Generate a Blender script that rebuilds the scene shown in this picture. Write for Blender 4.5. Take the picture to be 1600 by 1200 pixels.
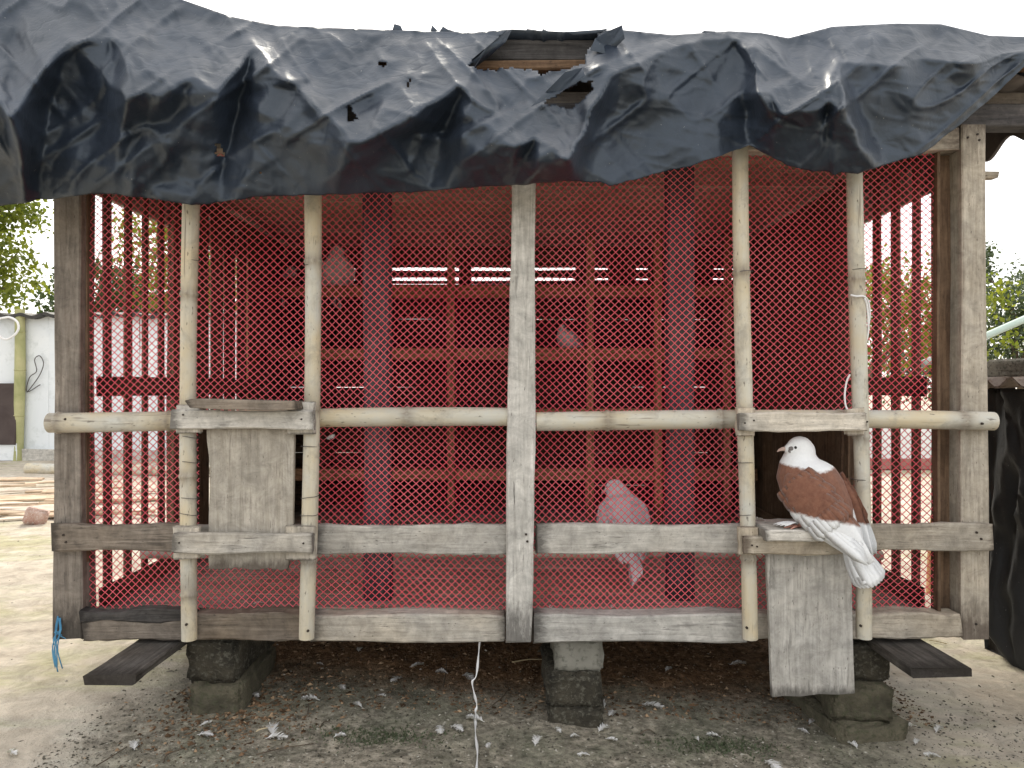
import bpy, bmesh, math, random
import numpy as np
from mathutils import Vector, Matrix
from mathutils.geometry import delaunay_2d_cdt

for o in list(bpy.data.objects):
    bpy.data.objects.remove(o)
random.seed(11)
RNG = np.random.default_rng(7)
sc = bpy.context.scene
COL = sc.collection
R = math.radians

# ------------------------------------------------------------------ camera, sky, sun, exposure
EYE, DIST, FPX, HZ = 0.75, 1.66, 1164.0, 605.0        # eye height, metres to the loft front, focal length in photo px
cam = bpy.data.cameras.new('camera')
cam.lens = 36.0 * FPX / 1600.0
cam.sensor_width = 36.0
cam.shift_y = (HZ - 600.0) / 1600.0
cam.clip_start, cam.clip_end = 0.05, 2000.0
camo = bpy.data.objects.new('camera', cam)
COL.objects.link(camo)
camo.location = (0, -DIST, EYE)
camo.rotation_euler = (R(90), 0, 0)
sc.camera = camo

SUN_EL, SUN_AZ = R(44), R(-8)                          # azimuth from +Y towards +X
world = bpy.data.worlds.new('World')
sc.world = world
world.use_nodes = True
wn = world.node_tree
bg = wn.nodes['Background']
sky = wn.nodes.new('ShaderNodeTexSky')
sky.sky_type = 'NISHITA'
sky.sun_disc = False
sky.sun_elevation = SUN_EL
sky.sun_rotation = SUN_AZ
sky.altitude = 20
sky.air_density = 1.0
sky.dust_density = 3.0
sky.ozone_density = 1.0
hs = wn.nodes.new('ShaderNodeHueSaturation')
hs.inputs['Saturation'].default_value = 0.7
wn.links.new(sky.outputs[0], hs.inputs['Color'])
haze = wn.nodes.new('ShaderNodeMix')                    # even white overcast veil over the clear sky
haze.data_type = 'RGBA'
haze.inputs[0].default_value = 0.72
haze.inputs[7].default_value = (7.5, 7.3, 7.0, 1)
wn.links.new(hs.outputs[0], haze.inputs[6])
wn.links.new(haze.outputs[2], bg.inputs['Color'])
bg.inputs['Strength'].default_value = 0.10

sun = bpy.data.lights.new('sun', 'SUN')
sun.energy = 1.4
sun.angle = R(12)
sun.color = (1.0, 0.93, 0.8)
suno = bpy.data.objects.new('sun', sun)
COL.objects.link(suno)
sdir = Vector((math.sin(SUN_AZ) * math.cos(SUN_EL), math.cos(SUN_AZ) * math.cos(SUN_EL), math.sin(SUN_EL)))
suno.rotation_euler = (-sdir).to_track_quat('-Z', 'Y').to_euler()
suno.location = (0, 5, 6)

vs = sc.view_settings
vs.view_transform = 'Standard'
vs.look = 'None'
vs.gamma = 1.0
vs.use_curve_mapping = False
vs.exposure = 1.4


# ------------------------------------------------------------------ small helpers
def P(x, y, Y=0.0):
    """photo pixel -> point on the vertical plane at depth Y (0 = loft front)"""
    d = Y + DIST
    return Vector(((x - 800.0) * d / FPX, Y, EYE + (HZ - y) * d / FPX))


WM = {}


def attach(o, parent=None, world=None):
    W = world if world is not None else Matrix.Identity(4)
    WM[o] = W
    o.matrix_basis = W
    if parent is not None:
        o.parent = parent
        o.matrix_parent_inverse = WM[parent].inverted()
    return o


def empty(name, loc, label, cat, group=None):
    o = bpy.data.objects.new(name, None)
    COL.objects.link(o)
    o.empty_display_size = 0.05
    attach(o, None, Matrix.Translation(Vector(loc)))
    return tag(o, label, cat, group)


def tag(o, label=None, cat=None, group=None, kind=None):
    if label: o['label'] = label
    if cat: o['category'] = cat
    if group: o['group'] = group
    if kind: o['kind'] = kind
    return o


def link(name, me, mat, parent=None, world=None):
    o = bpy.data.objects.new(name, me)
    COL.objects.link(o)
    if mat is not None and len(me.materials) == 0:
        me.materials.append(mat)
    return attach(o, parent, world)


def mesh(name, v, f, smooth=False):
    me = bpy.data.meshes.new(name)
    me.from_pydata([tuple(p) for p in v], [], [tuple(int(i) for i in q) for q in f])
    if smooth:
        me.polygons.foreach_set('use_smooth', [True] * len(me.polygons))
    me.update()
    return me


def np_mesh(name, V, Q, smooth=False):
    """fast mesh from an (n,3) vertex array and an (m,k) face array"""
    me = bpy.data.meshes.new(name)
    V = np.asarray(V, dtype=np.float32)
    Q = np.asarray(Q, dtype=np.int32)
    k = Q.shape[1]
    me.vertices.add(len(V))
    me.vertices.foreach_set('co', V.ravel())
    me.loops.add(Q.size)
    me.loops.foreach_set('vertex_index', Q.ravel())
    me.polygons.add(len(Q))
    me.polygons.foreach_set('loop_start', np.arange(0, Q.size, k, dtype=np.int32))
    me.polygons.foreach_set('use_smooth', np.full(len(Q), smooth))
    me.update(calc_edges=True)
    me.validate()
    return me


def vnoise(x, y, seed=0):
    """numpy value noise, range 0..1"""
    x = np.asarray(x, float); y = np.asarray(y, float)
    xi, yi = np.floor(x).astype(np.int64), np.floor(y).astype(np.int64)
    fx, fy = x - xi, y - yi
    fx = fx * fx * (3 - 2 * fx); fy = fy * fy * (3 - 2 * fy)

    def h(a, b):
        n = (a * 374761393 + b * 668265263 + seed * 974634777) & 0x7fffffff
        n = ((n ^ (n >> 13)) * 1274126177) & 0x7fffffff
        return ((n ^ (n >> 16)) & 0xffff) / 65535.0
    return ((h(xi, yi) * (1 - fx) + h(xi + 1, yi) * fx) * (1 - fy)
            + (h(xi, yi + 1) * (1 - fx) + h(xi + 1, yi + 1) * fx) * fy)


def fbm(x, y, seed=0, oct=4):
    s, a, t = 0.0, 1.0, 0.0
    for k in range(oct):
        s = s + a * vnoise(x * 2 ** k, y * 2 ** k, seed + k * 17)
        t += a
        a *= 0.5
    return s / t


def ground_z(x, y):
    x = np.asarray(x, float); y = np.asarray(y, float)
    near = np.exp(-((x / 2.2) ** 2) - ((y - 0.3) / 1.8) ** 2)
    z = -0.012 - 0.034 * np.clip(x, -1.2, 1.4) * near
    mound = np.exp(-(x / 0.95) ** 4 - ((y - 0.55) / 0.42) ** 2)
    z = z + 0.045 * mound * (0.5 + fbm(x * 5, y * 5, 3, 3))
    z = z + (0.02 * (fbm(x * 2.3, y * 2.3, 5, 4) - 0.5) + 0.006 * (fbm(x * 16, y * 16, 9, 3) - 0.5)) * (0.35 + near)
    return z


def G(x, y):
    """photo pixel -> point on the ground"""
    d = 3.0
    for _ in range(30):
        X, Y = (x - 800.0) * d / FPX, d - DIST
        z = float(ground_z(X, Y))
        d = 0.5 * d + 0.5 * (EYE - z) * FPX / (y - HZ)
    X, Y = (x - 800.0) * d / FPX, d - DIST
    return Vector((X, Y, float(ground_z(X, Y))))


# ------------------------------------------------------------------ materials
class NT:
    def __init__(s, name):
        s.m = bpy.data.materials.new(name)
        s.m.use_nodes = True
        s.t = s.m.node_tree
        s.b = s.t.nodes['Principled BSDF']

    def n(s, typ, **kw):
        nd = s.t.nodes.new('ShaderNode' + typ)
        for k, v in kw.items():
            if k.startswith('i_'):
                nd.inputs[k[2:].replace('_', ' ')].default_value = v
            else:
                setattr(nd, k, v)
        return nd

    def l(s, a, b):
        s.t.links.new(a, b)

    def noise(s, vec, scale, detail=4, rough=0.55, dist=0.0):
        nd = s.n('TexNoise', i_Scale=scale, i_Detail=detail, i_Roughness=rough, i_Distortion=dist)
        if vec is not None:
            s.l(vec, nd.inputs['Vector'])
        return nd.outputs['Fac']

    def ramp(s, fac, *stops):
        nd = s.n('ValToRGB')
        e = nd.color_ramp.elements
        while len(e) < len(stops):
            e.new(0.5)
        for k, (p, c) in enumerate(stops):
            e[k].position = p
            e[k].color = (c, c, c, 1) if isinstance(c, (int, float)) else (*c, 1)
        s.l(fac, nd.inputs['Fac'])
        return nd.outputs['Color']

    def mix(s, fac, a, b, mode='MIX'):
        nd = s.n('Mix', data_type='RGBA', blend_type=mode)
        for sock, v in ((nd.inputs[0], fac), (nd.inputs[6], a), (nd.inputs[7], b)):
            if isinstance(v, (int, float)):
                sock.default_value = v
            elif isinstance(v, tuple):
                sock.default_value = (*v, 1)
            else:
                s.l(v, sock)
        return nd.outputs[2]

    def math(s, op, a, b=0.0):
        nd = s.n('Math', operation=op)
        for sock, v in ((nd.inputs[0], a), (nd.inputs[1], b)):
            if isinstance(v, (int, float)):
                sock.default_value = v
            else:
                s.l(v, sock)
        return nd.outputs[0]

    def bump(s, h, strength, dist):
        nd = s.n('Bump', i_Strength=strength, i_Distance=dist)
        s.l(h, nd.inputs['Height'])
        s.l(nd.outputs[0], s.b.inputs['Normal'])

    def objvec(s, sx=1, sy=1, sz=1, rnd=40.0):
        tc = s.n('TexCoord')
        oi = s.n('ObjectInfo')
        mp = s.n('Mapping')
        mp.inputs['Scale'].default_value = (sx, sy, sz)
        s.l(tc.outputs['Object'], mp.inputs['Vector'])
        cx = s.n('CombineXYZ')
        k = s.math('MULTIPLY', oi.outputs['Random'], rnd)
        for q in cx.inputs:
            s.l(k, q)
        s.l(cx.outputs[0], mp.inputs['Location'])
        return mp.outputs[0], oi.outputs['Random']

    def base(s, c, rough=0.8, spec=0.3):
        if isinstance(c, tuple):
            s.b.inputs['Base Color'].default_value = (*c, 1)
        else:
            s.l(c, s.b.inputs['Base Color'])
        if isinstance(rough, (int, float)):
            s.b.inputs['Roughness'].default_value = rough
        else:
            s.l(rough, s.b.inputs['Roughness'])
        s.b.inputs['Specular IOR Level'].default_value = spec
        return s.m


def wood(name, dark, light, stain=(0.05, 0.045, 0.04), amount=0.5, scale=1.0, vary=0.36):
    t = NT(name)
    v, rnd = t.objvec(2.2 * scale, 34 * scale, 34 * scale)
    grain = t.noise(v, 3.0, 6, 0.62, 0.7)
    v2, _ = t.objvec(3, 6, 6)
    blotch = t.noise(v2, 3.2, 5, 0.65)
    v3, _ = t.objvec(5, 60, 60)
    crack = t.noise(v3, 2.4, 3, 0.7, 0.3)
    v4, _ = t.objvec(1, 1, 1)
    saw = t.noise(v4, 260, 2, 0.6)
    c = t.mix(t.ramp(grain, (0.32, 0.0), (0.68, 1.0)), dark, light)
    v5, _ = t.objvec(16, 13, 13)
    sawm = t.noise(v5, 2.0, 7, 0.75, 0.6)
    c = t.mix(1.0, c, t.ramp(sawm, (0.34, 0.70), (0.62, 1.12)), 'MULTIPLY')
    mul = t.ramp(blotch, (0.25, 0.66), (0.75, 1.12))
    c = t.mix(1.0, c, mul, 'MULTIPLY')
    sm = t.math('MULTIPLY', t.ramp(t.math('MULTIPLY', blotch, crack), (0.30, 0.0), (0.42, 1.0)), amount)
    c = t.mix(sm, c, stain)
    ck = t.math('MULTIPLY', t.ramp(crack, (0.26, 1.0), (0.33, 0.0)), 0.75)
    c = t.mix(ck, c, tuple(k * 0.6 for k in stain))
    # rot and mould creeping in from both sawn ends
    tcg = t.n('TexCoord')
    sg = t.n('SeparateXYZ')
    t.l(tcg.outputs['Generated'], sg.inputs[0])
    endm = t.math('ADD', t.ramp(sg.outputs['X'], (0.0, 1.0), (0.16, 0.0)), t.ramp(sg.outputs['X'], (0.90, 0.0), (1.0, 0.8)))
    v8, _ = t.objvec(14, 42, 42)
    mn = t.noise(v8, 2.0, 5, 0.7, 0.3)
    em = t.ramp(t.math('MULTIPLY', endm, t.math('ADD', mn, 0.25)), (0.36, 0.0), (0.62, 0.75))
    c = t.mix(em, c, stain)
    spots = t.noise(v8, 5.0, 3, 0.6)
    c = t.mix(t.ramp(spots, (0.66, 0.0), (0.72, 0.7)), c, stain)
    val = t.math('ADD', t.math('MULTIPLY', rnd, vary), 1.0 - vary / 2)
    cc = t.n('CombineColor')
    for q in cc.inputs:
        t.l(val, q)
    c = t.mix(1.0, c, cc.outputs[0], 'MULTIPLY')
    warm = t.math('FRACT', t.math('MULTIPLY', rnd, 7.31))
    v9, _ = t.objvec(4, 4, 4)
    c = t.mix(t.math('MULTIPLY', warm, t.ramp(t.noise(v9, 1.4, 3), (0.35, 0.25), (0.65, 1.0))), c, t.mix(1.0, c, (1.07, 0.97, 0.83), 'MULTIPLY'))
    h = t.math('ADD', t.math('ADD', t.math('MULTIPLY', grain, 0.6), t.math('MULTIPLY', crack, 0.7)), t.math('MULTIPLY', saw, 0.25))
    t.bump(h, 0.55, 0.003)
    return t.base(c, 0.86, 0.22)


M = {}
M['grey'] = wood('grey_wood', (0.43, 0.415, 0.385), (0.62, 0.605, 0.57), (0.07, 0.065, 0.06), 0.55)
M['tan'] = wood('tan_wood', (0.38, 0.345, 0.29), (0.55, 0.51, 0.445), (0.08, 0.06, 0.05), 0.45)
M['brown'] = wood('brown_wood', (0.165, 0.14, 0.118), (0.29, 0.255, 0.22), (0.03, 0.027, 0.024), 0.6)
M['dark'] = wood('dark_wood', (0.035, 0.034, 0.035), (0.10, 0.097, 0.098), (0.012, 0.011, 0.011), 0.4)
M['plank'] = wood('foot_plank_wood', (0.06, 0.056, 0.053), (0.155, 0.145, 0.138), (0.025, 0.022, 0.02), 0.5)
M['inner'] = wood('inner_wood', (0.32, 0.175, 0.09), (0.56, 0.33, 0.19), (0.05, 0.03, 0.02), 0.4, vary=0.4)
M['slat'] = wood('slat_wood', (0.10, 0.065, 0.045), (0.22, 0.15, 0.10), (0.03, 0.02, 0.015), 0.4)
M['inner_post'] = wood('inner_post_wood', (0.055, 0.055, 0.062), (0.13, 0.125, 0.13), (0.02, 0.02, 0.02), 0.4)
M['ceil'] = wood('ceiling_wood', (0.45, 0.33, 0.26), (0.66, 0.52, 0.42), (0.08, 0.05, 0.035), 0.4, vary=0.3)
M['floor'] = wood('floor_wood', (0.26, 0.20, 0.16), (0.50, 0.42, 0.35), (0.07, 0.05, 0.04), 0.6)


def make_bamboo():
    t = NT('dry_bamboo')
    v, rnd = t.objvec(2, 40, 40)
    g = t.noise(v, 3.0, 5, 0.6, 0.4)
    v2, _ = t.objvec(3, 5, 5)
    b = t.noise(v2, 2.6, 4, 0.6)
    v3, _ = t.objvec(30, 90, 90)
    sp = t.noise(v3, 2.0, 2, 0.5)
    c = t.mix(g, (0.42, 0.35, 0.23), (0.68, 0.59, 0.41))
    c = t.mix(t.ramp(b, (0.35, 0.0), (0.68, 1.0)), c, t.mix(g, (0.46, 0.46, 0.42), (0.60, 0.59, 0.53)))
    at = t.n('Attribute', attribute_name='node')
    k = t.math('MULTIPLY', at.outputs['Fac'], t.ramp(g, (0.3, 0.25), (0.7, 1.0)))
    c = t.mix(k, c, (0.20, 0.165, 0.13))
    c = t.mix(t.ramp(sp, (0.66, 0.0), (0.74, 0.8)), c, (0.10, 0.085, 0.07))
    v6, _ = t.objvec(1.2, 22, 22)
    spl = t.noise(v6, 4.0, 3, 0.6, 0.2)
    c = t.mix(t.ramp(spl, (0.30, 0.75), (0.345, 0.0)), c, (0.16, 0.13, 0.10))
    v7, _ = t.objvec(9, 12, 12)
    grime = t.noise(v7, 2.0, 6, 0.7, 0.5)
    c = t.mix(t.ramp(grime, (0.50, 0.0), (0.68, 0.6)), c, (0.27, 0.245, 0.21))
    t.bump(t.math('ADD', g, t.math('MULTIPLY', sp, 0.4)), 0.3, 0.0015)
    return t.base(c, 0.55, 0.35)


M['bamboo'] = make_bamboo()


def make_tarp(name, base, rough):
    t = NT(name)
    tc = t.n('TexCoord')
    v = tc.outputs['Object']
    w1 = t.n('TexVoronoi', feature='DISTANCE_TO_EDGE', i_Scale=13.0)
    wv = t.n('VectorMath', operation='ADD')
    nz = t.n('TexNoise', i_Scale=9.0, i_Detail=3.0)
    t.l(v, nz.inputs['Vector'])
    sc_ = t.n('VectorMath', operation='SCALE')
    sc_.inputs['Scale'].default_value = 0.12
    t.l(nz.outputs['Color'], sc_.inputs[0])
    t.l(v, wv.inputs[0]); t.l(sc_.outputs[0], wv.inputs[1])
    t.l(wv.outputs[0], w1.inputs['Vector'])
    w2 = t.n('TexVoronoi', feature='DISTANCE_TO_EDGE', i_Scale=42.0)
    t.l(wv.outputs[0], w2.inputs['Vector'])
    n1 = t.noise(v, 22, 5, 0.6, 0.8)
    n2 = t.noise(v, 140, 3, 0.6, 0.5)
    h = t.math('ADD', t.math('MULTIPLY', t.ramp(w1.outputs['Distance'], (0.0, 0.0), (0.10, 1.0)), 0.12), t.math('MULTIPLY', n1, 0.45))
    h = t.math('ADD', h, t.math('MULTIPLY', t.ramp(w2.outputs['Distance'], (0.0, 0.0), (0.12, 1.0)), 0.035))
    h = t.math('ADD', h, t.math('MULTIPLY', n2, 0.06))
    t.bump(h, 0.3, 0.010)
    dust = t.noise(v, 5.0, 6, 0.7, 0.5)
    spk = t.noise(v, 210, 2, 0.5)
    c = t.mix(t.ramp(dust, (0.42, 0.0), (0.75, 1.0)), base, tuple(k * 2.0 for k in base))
    c = t.mix(t.ramp(spk, (0.745, 0.0), (0.78, 0.8)), c, (0.32, 0.31, 0.29))
    r = t.ramp(dust, (0.3, rough - 0.05), (0.75, rough + 0.16))
    t.b.inputs['Specular Tint'].default_value = (0.80, 0.91, 1.0, 1)  # blue of the reflected sky put into the plastic's tint
    return t.base(c, r, 0.6)


M['tarp'] = make_tarp('black_plastic', (0.016, 0.022, 0.034), 0.37)
M['shedtarp'] = make_tarp('old_black_plastic', (0.018, 0.017, 0.017), 0.62)

t = NT('red_net')
v, _ = t.objvec(1, 1, 1)
M['net'] = t.base(t.mix(t.ramp(t.noise(v, 5, 5, 0.65), (0.36, 0.0), (0.64, 1.0)), (0.70, 0.075, 0.11), (0.86, 0.17, 0.21)), 0.45, 0.4)


def make_ground():
    t = NT('packed_earth')
    g = t.n('NewGeometry')
    pos = g.outputs['Position']
    sep = t.n('SeparateXYZ')
    t.l(pos, sep.inputs[0])
    big = t.noise(pos, 0.9, 5, 0.6)
    mid = t.noise(pos, 3.8, 6, 0.65, 0.4)
    fine = t.noise(pos, 60, 5, 0.7)
    grit = t.noise(pos, 210, 3, 0.6)
    mp = t.n('Mapping')
    mp.inputs['Rotation'].default_value = (0, 0, R(-40))
    mp.inputs['Scale'].default_value = (1.6, 4.5, 1)
    t.l(pos, mp.inputs['Vector'])
    streak = t.noise(mp.outputs[0], 1.6, 5, 0.6, 0.5)
    c = t.mix(t.ramp(mid, (0.3, 0.0), (0.7, 1.0)), (0.43, 0.37, 0.295), (0.62, 0.56, 0.47))
    c = t.mix(t.ramp(streak, (0.50, 0.0), (0.66, 0.6)), c, (0.62, 0.60, 0.53))
    c = t.mix(t.math('MULTIPLY', t.ramp(t.math('ADD', t.math('MULTIPLY', big, 0.6), t.math('MULTIPLY', streak, 0.5)), (0.56, 0.0), (0.66, 1.0)), 0.6), c, (0.33, 0.31, 0.14))
    c = t.mix(1.0, c, t.ramp(t.noise(pos, 14, 6, 0.72, 0.6), (0.32, 0.68), (0.62, 1.1)), 'MULTIPLY')
    # trodden droppings and mud where the birds live: round the loft, and carried forward unseen to darken the tarp's reflection
    sx = t.math('POWER', t.math('ABSOLUTE', t.math('DIVIDE', t.math('SUBTRACT', sep.outputs['X'], 0.02), 0.98)), 4)
    sy = t.math('POWER', t.math('ABSOLUTE', t.math('DIVIDE', t.math('SUBTRACT', sep.outputs['Y'], -1.6), 3.1)), 4)
    rad = t.math('ADD', t.math('ADD', sx, sy), t.math('MULTIPLY', t.math('SUBTRACT', mid, 0.5), 1.5))
    near = t.ramp(rad, (0.45, 1.0), (1.25, 0.0))
    mud = t.mix(t.ramp(fine, (0.35, 0.0), (0.68, 1.0)), (0.16, 0.145, 0.11), (0.43, 0.39, 0.32))
    mud = t.mix(t.ramp(mid, (0.44, 0.0), (0.6, 0.55)), mud, (0.17, 0.18, 0.13))
    c = t.mix(near, c, mud)
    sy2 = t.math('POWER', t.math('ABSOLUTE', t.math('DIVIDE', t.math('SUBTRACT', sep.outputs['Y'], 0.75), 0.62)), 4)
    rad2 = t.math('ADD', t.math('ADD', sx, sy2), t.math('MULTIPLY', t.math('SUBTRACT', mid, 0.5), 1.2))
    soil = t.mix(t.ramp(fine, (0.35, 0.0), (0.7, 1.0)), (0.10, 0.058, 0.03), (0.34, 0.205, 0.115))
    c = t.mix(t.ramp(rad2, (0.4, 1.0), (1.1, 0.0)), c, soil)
    c = t.mix(t.ramp(grit, (0.66, 0.0), (0.74, 0.55)), c, (0.16, 0.13, 0.10))
    clod = t.noise(pos, 26, 6, 0.75, 0.3)
    c = t.mix(near, c, t.mix(1.0, c, t.ramp(clod, (0.36, 0.5), (0.64, 1.35)), 'MULTIPLY'))
    t.bump(t.math('ADD', t.math('ADD', t.math('ADD', t.math('MULTIPLY', clod, 1.2), t.math('MULTIPLY', fine, 0.8)), t.math('MULTIPLY', grit, 0.35)), t.math('MULTIPLY', mid, 1.5)), 0.7, 0.012)
    return t.base(c, 0.93, 0.15)


M['ground'] = make_ground()


def blotchy(name, c1, c2, scale=6.0, rough=0.85, c3=None, bump=0.4, dist=0.004, spec=0.25):
    t = NT(name)
    v, rnd = t.objvec(1, 1, 1)
    a = t.noise(v, scale, 6, 0.65, 0.4)
    b = t.noise(v, scale * 7, 4, 0.65)
    c = t.mix(t.ramp(a, (0.3, 0.0), (0.7, 1.0)), c1, c2)
    if c3:
        c = t.mix(t.ramp(b, (0.52, 0.0), (0.64, 0.85)), c, c3)
    t.bump(t.math('ADD', a, t.math('MULTIPLY', b, 0.6)), bump, dist)
    return t.base(c, rough, spec)


M['brick_dark'] = blotchy('sooty_brick', (0.02, 0.019, 0.016), (0.085, 0.075, 0.055), 16, 0.95, (0.13, 0.125, 0.10), 1.0, 0.012)
M['brick_moss'] = blotchy('mossy_brick', (0.06, 0.055, 0.04), (0.19, 0.17, 0.12), 15, 0.95, (0.08, 0.085, 0.05), 1.0, 0.012)
M['brick_grey'] = blotchy('cement_brick', (0.17, 0.165, 0.14), (0.28, 0.27, 0.235), 9, 0.92, (0.11, 0.11, 0.09), 0.6, 0.005)
M['brick_pink'] = blotchy('broken_red_brick', (0.40, 0.22, 0.17), (0.55, 0.42, 0.36), 20, 0.92, (0.62, 0.55, 0.5), 0.6, 0.005)
M['concrete'] = blotchy('old_concrete', (0.12, 0.115, 0.10), (0.26, 0.25, 0.22), 14, 0.95, (0.05, 0.048, 0.04), 0.7, 0.006)
M['white_sheet'] = blotchy('white_sheet', (0.62, 0.67, 0.72), (0.78, 0.81, 0.83), 1.2, 0.5, (0.60, 0.64, 0.66), 0.1, 0.002, 0.4)
M['white_wall'] = blotchy('white_wall', (0.68, 0.69, 0.70), (0.80, 0.80, 0.79), 2.0, 0.7)
M['tin'] = blotchy('black_tin', (0.02, 0.02, 0.02), (0.07, 0.065, 0.06), 8, 0.6)
M['rust'] = blotchy('rusty_tin', (0.16, 0.12, 0.10), (0.38, 0.32, 0.27), 9, 0.75, (0.12, 0.07, 0.045))
M['asbestos'] = blotchy('cement_sheet', (0.08, 0.07, 0.065), (0.17, 0.15, 0.14), 10, 0.9)
M['green_bamboo'] = blotchy('yellow_green_bamboo', (0.28, 0.30, 0.13), (0.46, 0.44, 0.24), 5, 0.55)
M['dark_board'] = blotchy('dark_brown_board', (0.045, 0.032, 0.03), (0.085, 0.065, 0.06), 5, 0.7)
M['bark'] = blotchy('bark', (0.10, 0.075, 0.055), (0.22, 0.17, 0.12), 14, 0.95, None, 0.9, 0.01)
M['orange_bark'] = blotchy('orange_bark', (0.42, 0.20, 0.09), (0.62, 0.36, 0.18), 9, 0.85, None, 0.7, 0.006)
M['splint'] = blotchy('split_bamboo', (0.38, 0.27, 0.18), (0.66, 0.52, 0.38), 8, 0.75)
M['splint2'] = blotchy('pale_split_bamboo', (0.52, 0.42, 0.33), (0.74, 0.66, 0.56), 8, 0.75)
M['white_plastic'] = blotchy('white_plastic', (0.72, 0.72, 0.72), (0.82, 0.82, 0.83), 20, 0.45)
M['pale_pipe'] = blotchy('pale_green_pipe', (0.55, 0.70, 0.62), (0.70, 0.82, 0.75), 4, 0.45)
M['blue_twine'] = blotchy('blue_twine', (0.04, 0.16, 0.30), (0.12, 0.34, 0.52), 30, 0.7)
M['wire'] = blotchy('dark_wire', (0.05, 0.045, 0.045), (0.13, 0.12, 0.12), 30, 0.5)
M['nail'] = blotchy('rusty_nail', (0.02, 0.017, 0.015), (0.06, 0.045, 0.035), 60, 0.7)
M['twig'] = blotchy('dry_twig', (0.05, 0.04, 0.03), (0.14, 0.11, 0.08), 20, 0.9)
M['straw'] = blotchy('dry_straw', (0.36, 0.28, 0.16), (0.52, 0.43, 0.28), 20, 0.85)
M['pink_pot'] = blotchy('dull_red_paint', (0.28, 0.13, 0.11), (0.38, 0.2, 0.17), 10, 0.8)


def leafmat(name, c1, c2, trans):
    t = NT(name)
    g = t.n('NewGeometry')
    r = t.n('TexNoise', i_Scale=1.3, i_Detail=3.0)
    t.l(g.outputs['Position'], r.inputs['Vector'])
    wn_ = t.n('TexWhiteNoise')
    at = t.n('Attribute', attribute_name='leaf')
    k = t.math('ADD', t.math('MULTIPLY', at.outputs['Fac'], 0.7), t.math('MULTIPLY', t.math('SUBTRACT', r.outputs['Fac'], 0.35), 0.8))
    c = t.mix(k, c1, c2)
    t.base(c, 0.55, 0.35)
    tr = t.n('BsdfTranslucent')
    t.l(t.mix(1.0, c, (1.6, 1.5, 0.7), 'MULTIPLY'), tr.inputs['Color'])
    ms = t.n('MixShader')
    ms.inputs[0].default_value = trans
    t.l(t.b.outputs[0], ms.inputs[1])
    t.l(tr.outputs[0], ms.inputs[2])
    t.l(ms.outputs[0], t.t.nodes['Material Output'].inputs['Surface'])
    return t.m


M['leaf_a'] = leafmat('yellow_green_leaf', (0.075, 0.11, 0.018), (0.20, 0.23, 0.045), 0.55)
M['leaf_b'] = leafmat('deep_green_leaf', (0.03, 0.055, 0.022), (0.07, 0.105, 0.04), 0.35)
M['leaf_c'] = leafmat('grey_green_leaf', (0.045, 0.07, 0.045), (0.10, 0.135, 0.085), 0.35)
M['moss'] = leafmat('ground_moss', (0.05, 0.07, 0.035), (0.11, 0.13, 0.075), 0.1)


# ------------------------------------------------------------------ shape builders
def board_mesh(L, w0, w1, t, n=10, jit=0.0012, ch=0.003, bow=0.0, seed=None):
    """plank along local X, width along Y, thickness along Z from 0 (front) to -t; worn, slightly uneven edges"""
    rr = random.Random(seed if seed is not None else random.random())
    V, F = [], []
    ph = rr.uniform(0, 6)
    for i in range(n + 1):
        u = i / n
        x = -L / 2 + L * u
        w = w0 + (w1 - w0) * u
        bz = bow * math.sin(math.pi * u)
        e = [rr.gauss(0, jit) for _ in range(8)]
        wob = jit * 1.3 * math.sin(ph + u * 7)
        h = w / 2
        xe = x + (rr.gauss(0, jit) if i in (0, n) else 0)
        ring = [(-h, -ch), (-h + ch, 0), (h - ch, 0), (h, -ch), (h, -t + ch), (h - ch, -t), (-h + ch, -t), (-h, -t + ch)]
        for k, (yy, zz) in enumerate(ring):
            side = -1 if yy < 0 else 1
            ex = xe + (rr.gauss(0, jit * 1.2) if i in (0, n) else 0)
            V.append((ex, yy + e[k] * 0.5 + side * wob * (1 if k in (0, 3, 4, 7) else 0.9) + bz, zz + (e[k] * 0.25)))
    for i in range(n):
        a, b = i * 8, (i + 1) * 8
        for k in range(8):
            k2 = (k + 1) % 8
            F.append((a + k2, a + k, b + k, b + k2))
    F.append(tuple(range(8)))
    F.append(tuple(n * 8 + k for k in range(7, -1, -1)))
    return mesh('board', V, F)


def frame(a, b, normal):
    x = (b - a).normalized()
    z = (normal - x * normal.dot(x)).normalized()
    y = z.cross(x)
    m = Matrix.Identity(4)
    for i, ax in enumerate((x, y, z)):
        m[0][i], m[1][i], m[2][i] = ax
    m.translation = (a + b) / 2
    return m


def board(name, a, b, w0, t, mat, parent, normal=(0, -1, 0), w1=None, n=10, **kw):
    a, b = Vector(a), Vector(b)
    me = board_mesh((b - a).length, w0, w0 if w1 is None else w1, t, n, **kw)
    return link(name, me, M[mat], parent, frame(a, b, Vector(normal)))


def hboard(name, x0, x1, y0, y1, Y, t, mat, parent, dy=0.0, **kw):
    """facade board given by the photo pixels of its front face, running across"""
    a, b = P(x0, (y0 + y1) / 2, Y), P(x1, (y0 + y1) / 2 + dy, Y)
    return board(name, a, b, (P(0, y0, Y) - P(0, y1, Y)).length, t, mat, parent, **kw)


def vboard(name, top, bot, Y, t, mat, parent, **kw):
    """facade board running up; top, bot = (xleft, xright, y) in photo pixels"""
    a, b = P((bot[0] + bot[1]) / 2, bot[2], Y), P((top[0] + top[1]) / 2, top[2], Y)
    s = (Y + DIST) / FPX
    return board(name, a, b, (bot[1] - bot[0]) * s, t, mat, parent, w1=(top[1] - top[0]) * s, **kw)


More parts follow.
